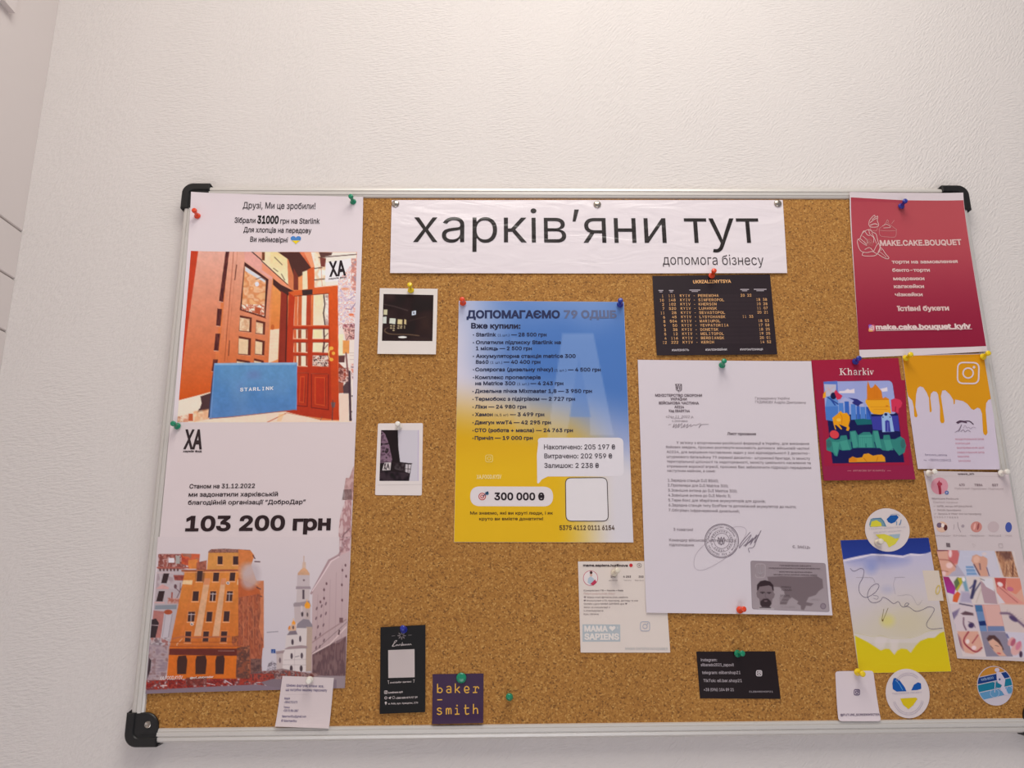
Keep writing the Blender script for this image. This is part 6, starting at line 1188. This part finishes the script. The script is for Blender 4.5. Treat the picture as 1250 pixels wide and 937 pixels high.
# ------------------------------------------------------------------ round stickers and the rounded card
crop()
s = Sheet('sticker', 'round white sticker with blue and yellow heart pieces and pale pin, overlapping the watercolour flyer', 'sticker',
          [(1056, 619), (1110.5, 619), (1110.5, 674), (1056, 674)], 1.4, (204, 192, 190), 'card', shape=ellipse(1083.2, 646.6, 27.6, 26.2, 0.5, 48), gain=1.22, step=4)
crop(1010, 560, 5.204)
s.fill([(265, 415), (275, 380), (340, 372), (360, 395), (375, 430), (330, 425), (270, 432)], (112, 142, 150), part='printed_shape|S0', layer=2); s.fill([(272, 430), (280, 398), (310, 388), (340, 405), (345, 425), (310, 430)], (200, 190, 60), part='printed_shape|S0', layer=3); s.stroke([(285, 378), (340, 380), (368, 425)], 3, (60, 110, 160), part='printed_shape|S0', sm=True)
s.fill([(376, 382), (400, 358), (440, 356), (452, 370), (430, 400), (405, 410), (385, 400)], (36, 84, 150), part='printed_shape|S1', layer=2); s.stroke([(468, 385), (462, 408), (455, 420)], 5, (80, 120, 160), part='printed_shape|S1', sm=True); s.stroke([(440, 395), (438, 420)], 5, (100, 140, 170), part='printed_shape|S1'); s.stroke([(400, 352), (440, 350), (460, 362)], 2, (90, 130, 160), part='printed_shape|S1', sm=True)
s.fill([(305, 480), (360, 476), (400, 490), (455, 505), (430, 540), (390, 562), (375, 530), (330, 505)], (202, 192, 70), part='printed_shape|S2', layer=2); s.fill([(388, 482), (462, 475), (455, 500), (430, 505)], (150, 168, 180), part='printed_shape|S2', layer=3)
s.text('ТВОРЧА МАЙСТЕРНЯ', 262, 448, 495, 436, 8, (176, 170, 180)); s.text('для дітей і дорослих', 290, 470, 470, 458, 8, (176, 170, 180)); crop(); s.finish()
s = Sheet('sticker', 'round white sticker with two blue shapes above a yellow triangle, bottom edge of the board', 'sticker',
          [(1080, 817), (1136.5, 817), (1136.5, 876), (1080, 876)], 0.9, (196, 184, 184), 'card', shape=ellipse(1108, 846.2, 26.6, 30.4, -0.25, 48), gain=1.32, step=4)
crop(1010, 720, 5.204)
s.fill([(412, 590), (420, 560), (432, 557), (460, 575), (490, 615), (502, 642), (440, 644), (415, 628)], (24, 80, 150), part='printed_shape|S3', layer=2); s.stroke([(432, 572), (455, 595), (478, 636)], 5, (76, 128, 182), part='printed_shape|S3', layer=3, sm=True); s.fill([(532, 636), (550, 600), (575, 585), (594, 592), (596, 626), (570, 634)], (24, 80, 150), part='printed_shape|S3', layer=2)
s.fill([(462, 688), (560, 682), (572, 690), (545, 730), (515, 756), (480, 728)], (194, 170, 28), part='printed_shape|S4', layer=2)
for r in (112, 124): s.stroke(np.array([(513 + r * 0.8 * math.cos(a), 668 + r * math.sin(a)) for a in np.linspace(0.3, 2.8, 20)]), 2, (160, 152, 168), part='ring_lettering'); s.stroke(np.array([(513 + r * 0.8 * math.cos(a), 650 + r * math.sin(a)) for a in np.linspace(3.8, 5.4, 14)]), 2, (160, 152, 168), part='ring_lettering')
s.text('ПІДТРИМАЙ УКРАЇНУ', 412, 662, 600, 652, 8, (160, 152, 168), part='ring_lettering'); crop(); s.finish()
s = Sheet('sticker', 'round sticker with a pale cyclist over orange, navy and turquoise bands', 'sticker',
          [(1192, 813), (1237.5, 813), (1237.5, 861), (1192, 861)], 0.5, (176, 168, 176), 'card', shape=ellipse(1214.6, 836.8, 21.6, 24.4, -0.3, 44), gain=1.4, step=4)
crop(1190, 800, 13.383)
E_ = ellipse(1214.6, 836.8, 20.8, 23.6, -0.3, 60)
E2 = (E_ - np.array([1190, 800])) * 13.383
def band(lo, hi, col, layer):
    """slice of the sticker disc between two slanted heights"""
    P = []; f = lambda p: p[1] + p[0] * 0.22
    pts = [tuple(p) for p in E2]
    def clip(pts, k, keep):
        o = []
        for a, b in zip(pts, pts[1:] + pts[:1]):
            fa, fb = f(a) - k, f(b) - k; ia, ib = (fa >= 0) == keep, (fb >= 0) == keep
            if ia: o.append(a)
            if ia != ib: t = fa / (fa - fb); o.append((a[0] + (b[0] - a[0]) * t, a[1] + (b[1] - a[1]) * t))
        return o
    P = clip(clip(pts, lo, True), hi, False)
    if len(P) > 2: s.fill(P, col, part='printed_scene', layer=layer)
band(0, 362, (170, 116, 48), 1); band(374, 478, (26, 54, 108), 1); band(492, 612, (30, 104, 128), 1); band(626, 748, (84, 130, 164), 1)
BK = (178, 168, 182)
s.fill(ellipse(360, 232, 40, 34, 0, 18), BK, part='printed_scene', layer=3); s.fill([(350, 260), (415, 265), (495, 390), (480, 500), (560, 650), (480, 640), (410, 540), (440, 480), (370, 440), (355, 380)], BK, part='printed_scene', layer=3)
s.stroke([(330, 430), (320, 600)], 12, BK, part='printed_scene'); s.stroke([(300, 430), (350, 425)], 10, BK, part='printed_scene'); s.stroke(ellipse(320, 610, 72, 66, 0, 28), 7, (150, 166, 190), part='printed_scene', close=True); s.stroke(ellipse(560, 560, 50, 60, 0, 24), 7, (150, 166, 190), part='printed_scene', close=True); s.fill(ellipse(400, 385, 16, 18, 0, 10), (60, 70, 110), part='printed_scene', layer=5); s.stroke([(350, 520), (480, 600)], 8, BK, part='printed_scene')
s.text('КИЇВ ВЕЛО', 105, 412, 305, 372, 32, (130, 150, 180), 0.02, part='printed_scene'); crop(); s.finish()
s = Sheet('contact_card', 'small white rounded card with a line of dark lettering, yellow pin, bottom edge', 'card',
          [(1019.6, 819), (1065.9, 818.2), (1074.2, 879.3), (1022.4, 879.3)], 1.2, (198, 186, 190), 'card', shape=round_rect([(1019.6, 819), (1065.9, 818.2), (1074.2, 879.3), (1022.4, 879.3)], 4), gain=1.32, lift={'b': (0.0030, 0.009)}, step=4)
crop(1010, 720, 5.204); s.text('@FUTURE_SCREENWRITER', 78, 796, 326, 794, 12, (96, 84, 104), 0.015); insta(s, 186, 648, 17, (84, 66, 100), 5); crop(); s.finish()

# ------------------------------------------------------------------ pins
P_ = [
 (241.4, 264.2, 237.2, 256.8, 'red', 'red pushpin at the top left corner of the orange door poster', -0.0012),
 (431.4, 247, 428.2, 239.6, 'green', 'green pushpin at the top right corner of the orange door poster', 0),
 (217, 520.2, 211.4, 516.8, 'green', 'green pushpin at the top left corner of the ruined building poster', -0.0012),
 (501.6, 355, 500.2, 347.6, 'yellow', 'yellow pushpin above the square instant photo', 0.0015),
 (486.8, 521.3, 485.5, 517.3, 'white', 'white pushpin at the top of the narrow instant photo', 0.0015),
 (565.2, 370, 564.2, 365.4, 'red', 'red pushpin at the top left corner of the blue and yellow poster', 0.0015),
 (756.8, 372.4, 757.4, 366.6, 'blue', 'blue pushpin at the top right corner of the blue and yellow poster', 0.0015),
 (868.4, 337, 871.6, 330.4, 'red', 'red pushpin between the white banner and the departure-board card', 0),
 (881.2, 446.2, 883.9, 440.6, 'green', 'green pushpin at the top of the official letter', 0),
 (1099.8, 252.2, 1104.8, 245.4, 'blue', 'blue pushpin at the top of the crimson bakery poster', -0.0015),
 (1043.8, 441.6, 1048.4, 437.2, 'blue', 'blue pushpin at the top of the crimson city postcard', 0.001),
 (1105.2, 437.2, 1111.6, 432.6, 'yellow', 'left yellow pushpin on the honey drip card', 0),
 (1199.6, 435.6, 1206.2, 431, 'yellow', 'right yellow pushpin on the honey drip card, by the frame', -0.001),
 (1133.2, 577.6, 1141, 575.6, 'white', 'white pushpin at the top left of the profile page', 0),
 (1221.6, 577.6, 1229.6, 575.6, 'white', 'white pushpin at the top right of the profile page, by the frame', -0.0015),
 (1071.6, 662.4, 1075.2, 660.6, 'cream', 'pale pushpin through the round heart sticker on the flyer', 0.001),
 (902.6, 744.2, 907.6, 743.2, 'red', 'red pushpin at the bottom of the official letter', 0),
 (749.6, 699.4, 753.6, 696, 'cream', 'pale pushpin on the square note beside the letter', 0.0015),
 (899.8, 797.4, 906, 797.2, 'green', 'green pushpin on the landscape black card', 0.0015),
 (493, 768.4, 491.8, 766.4, 'blue', 'blue pushpin on the upright black card', 0.0015),
 (1046.2, 819.8, 1052.8, 822.2, 'yellow', 'yellow pushpin on the small rounded white card', 0),
 (378.2, 829.6, 376.8, 831, 'white', 'white pushpin on the small note over the ruined building poster', 0),
 (621.9, 850.4, 621.4, 849.8, 'green', 'green pushpin alone in bare cork below centre', 0.0028),
]
for bx, by, hx, hy, c, lb, d_ in P_: pushpin(bx, by, hx, hy, c, lb, 'pushpins in the board', d=d_)
tack(563, 827.2, 'green round-headed tack on the square navy card', None, d=0.001, r=0.0056, mat='green')
TL_ = 'metal thumbtacks along the banner top'
tack(482.6, 248.2, 'silver thumbtack at the left end of the banner top', TL_); tack(729.2, 249, 'silver thumbtack in the middle of the banner top', TL_); tack(949.8, 247.8, 'silver thumbtack at the right end of the banner top', TL_)
for o in bpy.data.objects:
    if '_o' in o: del o['_o']
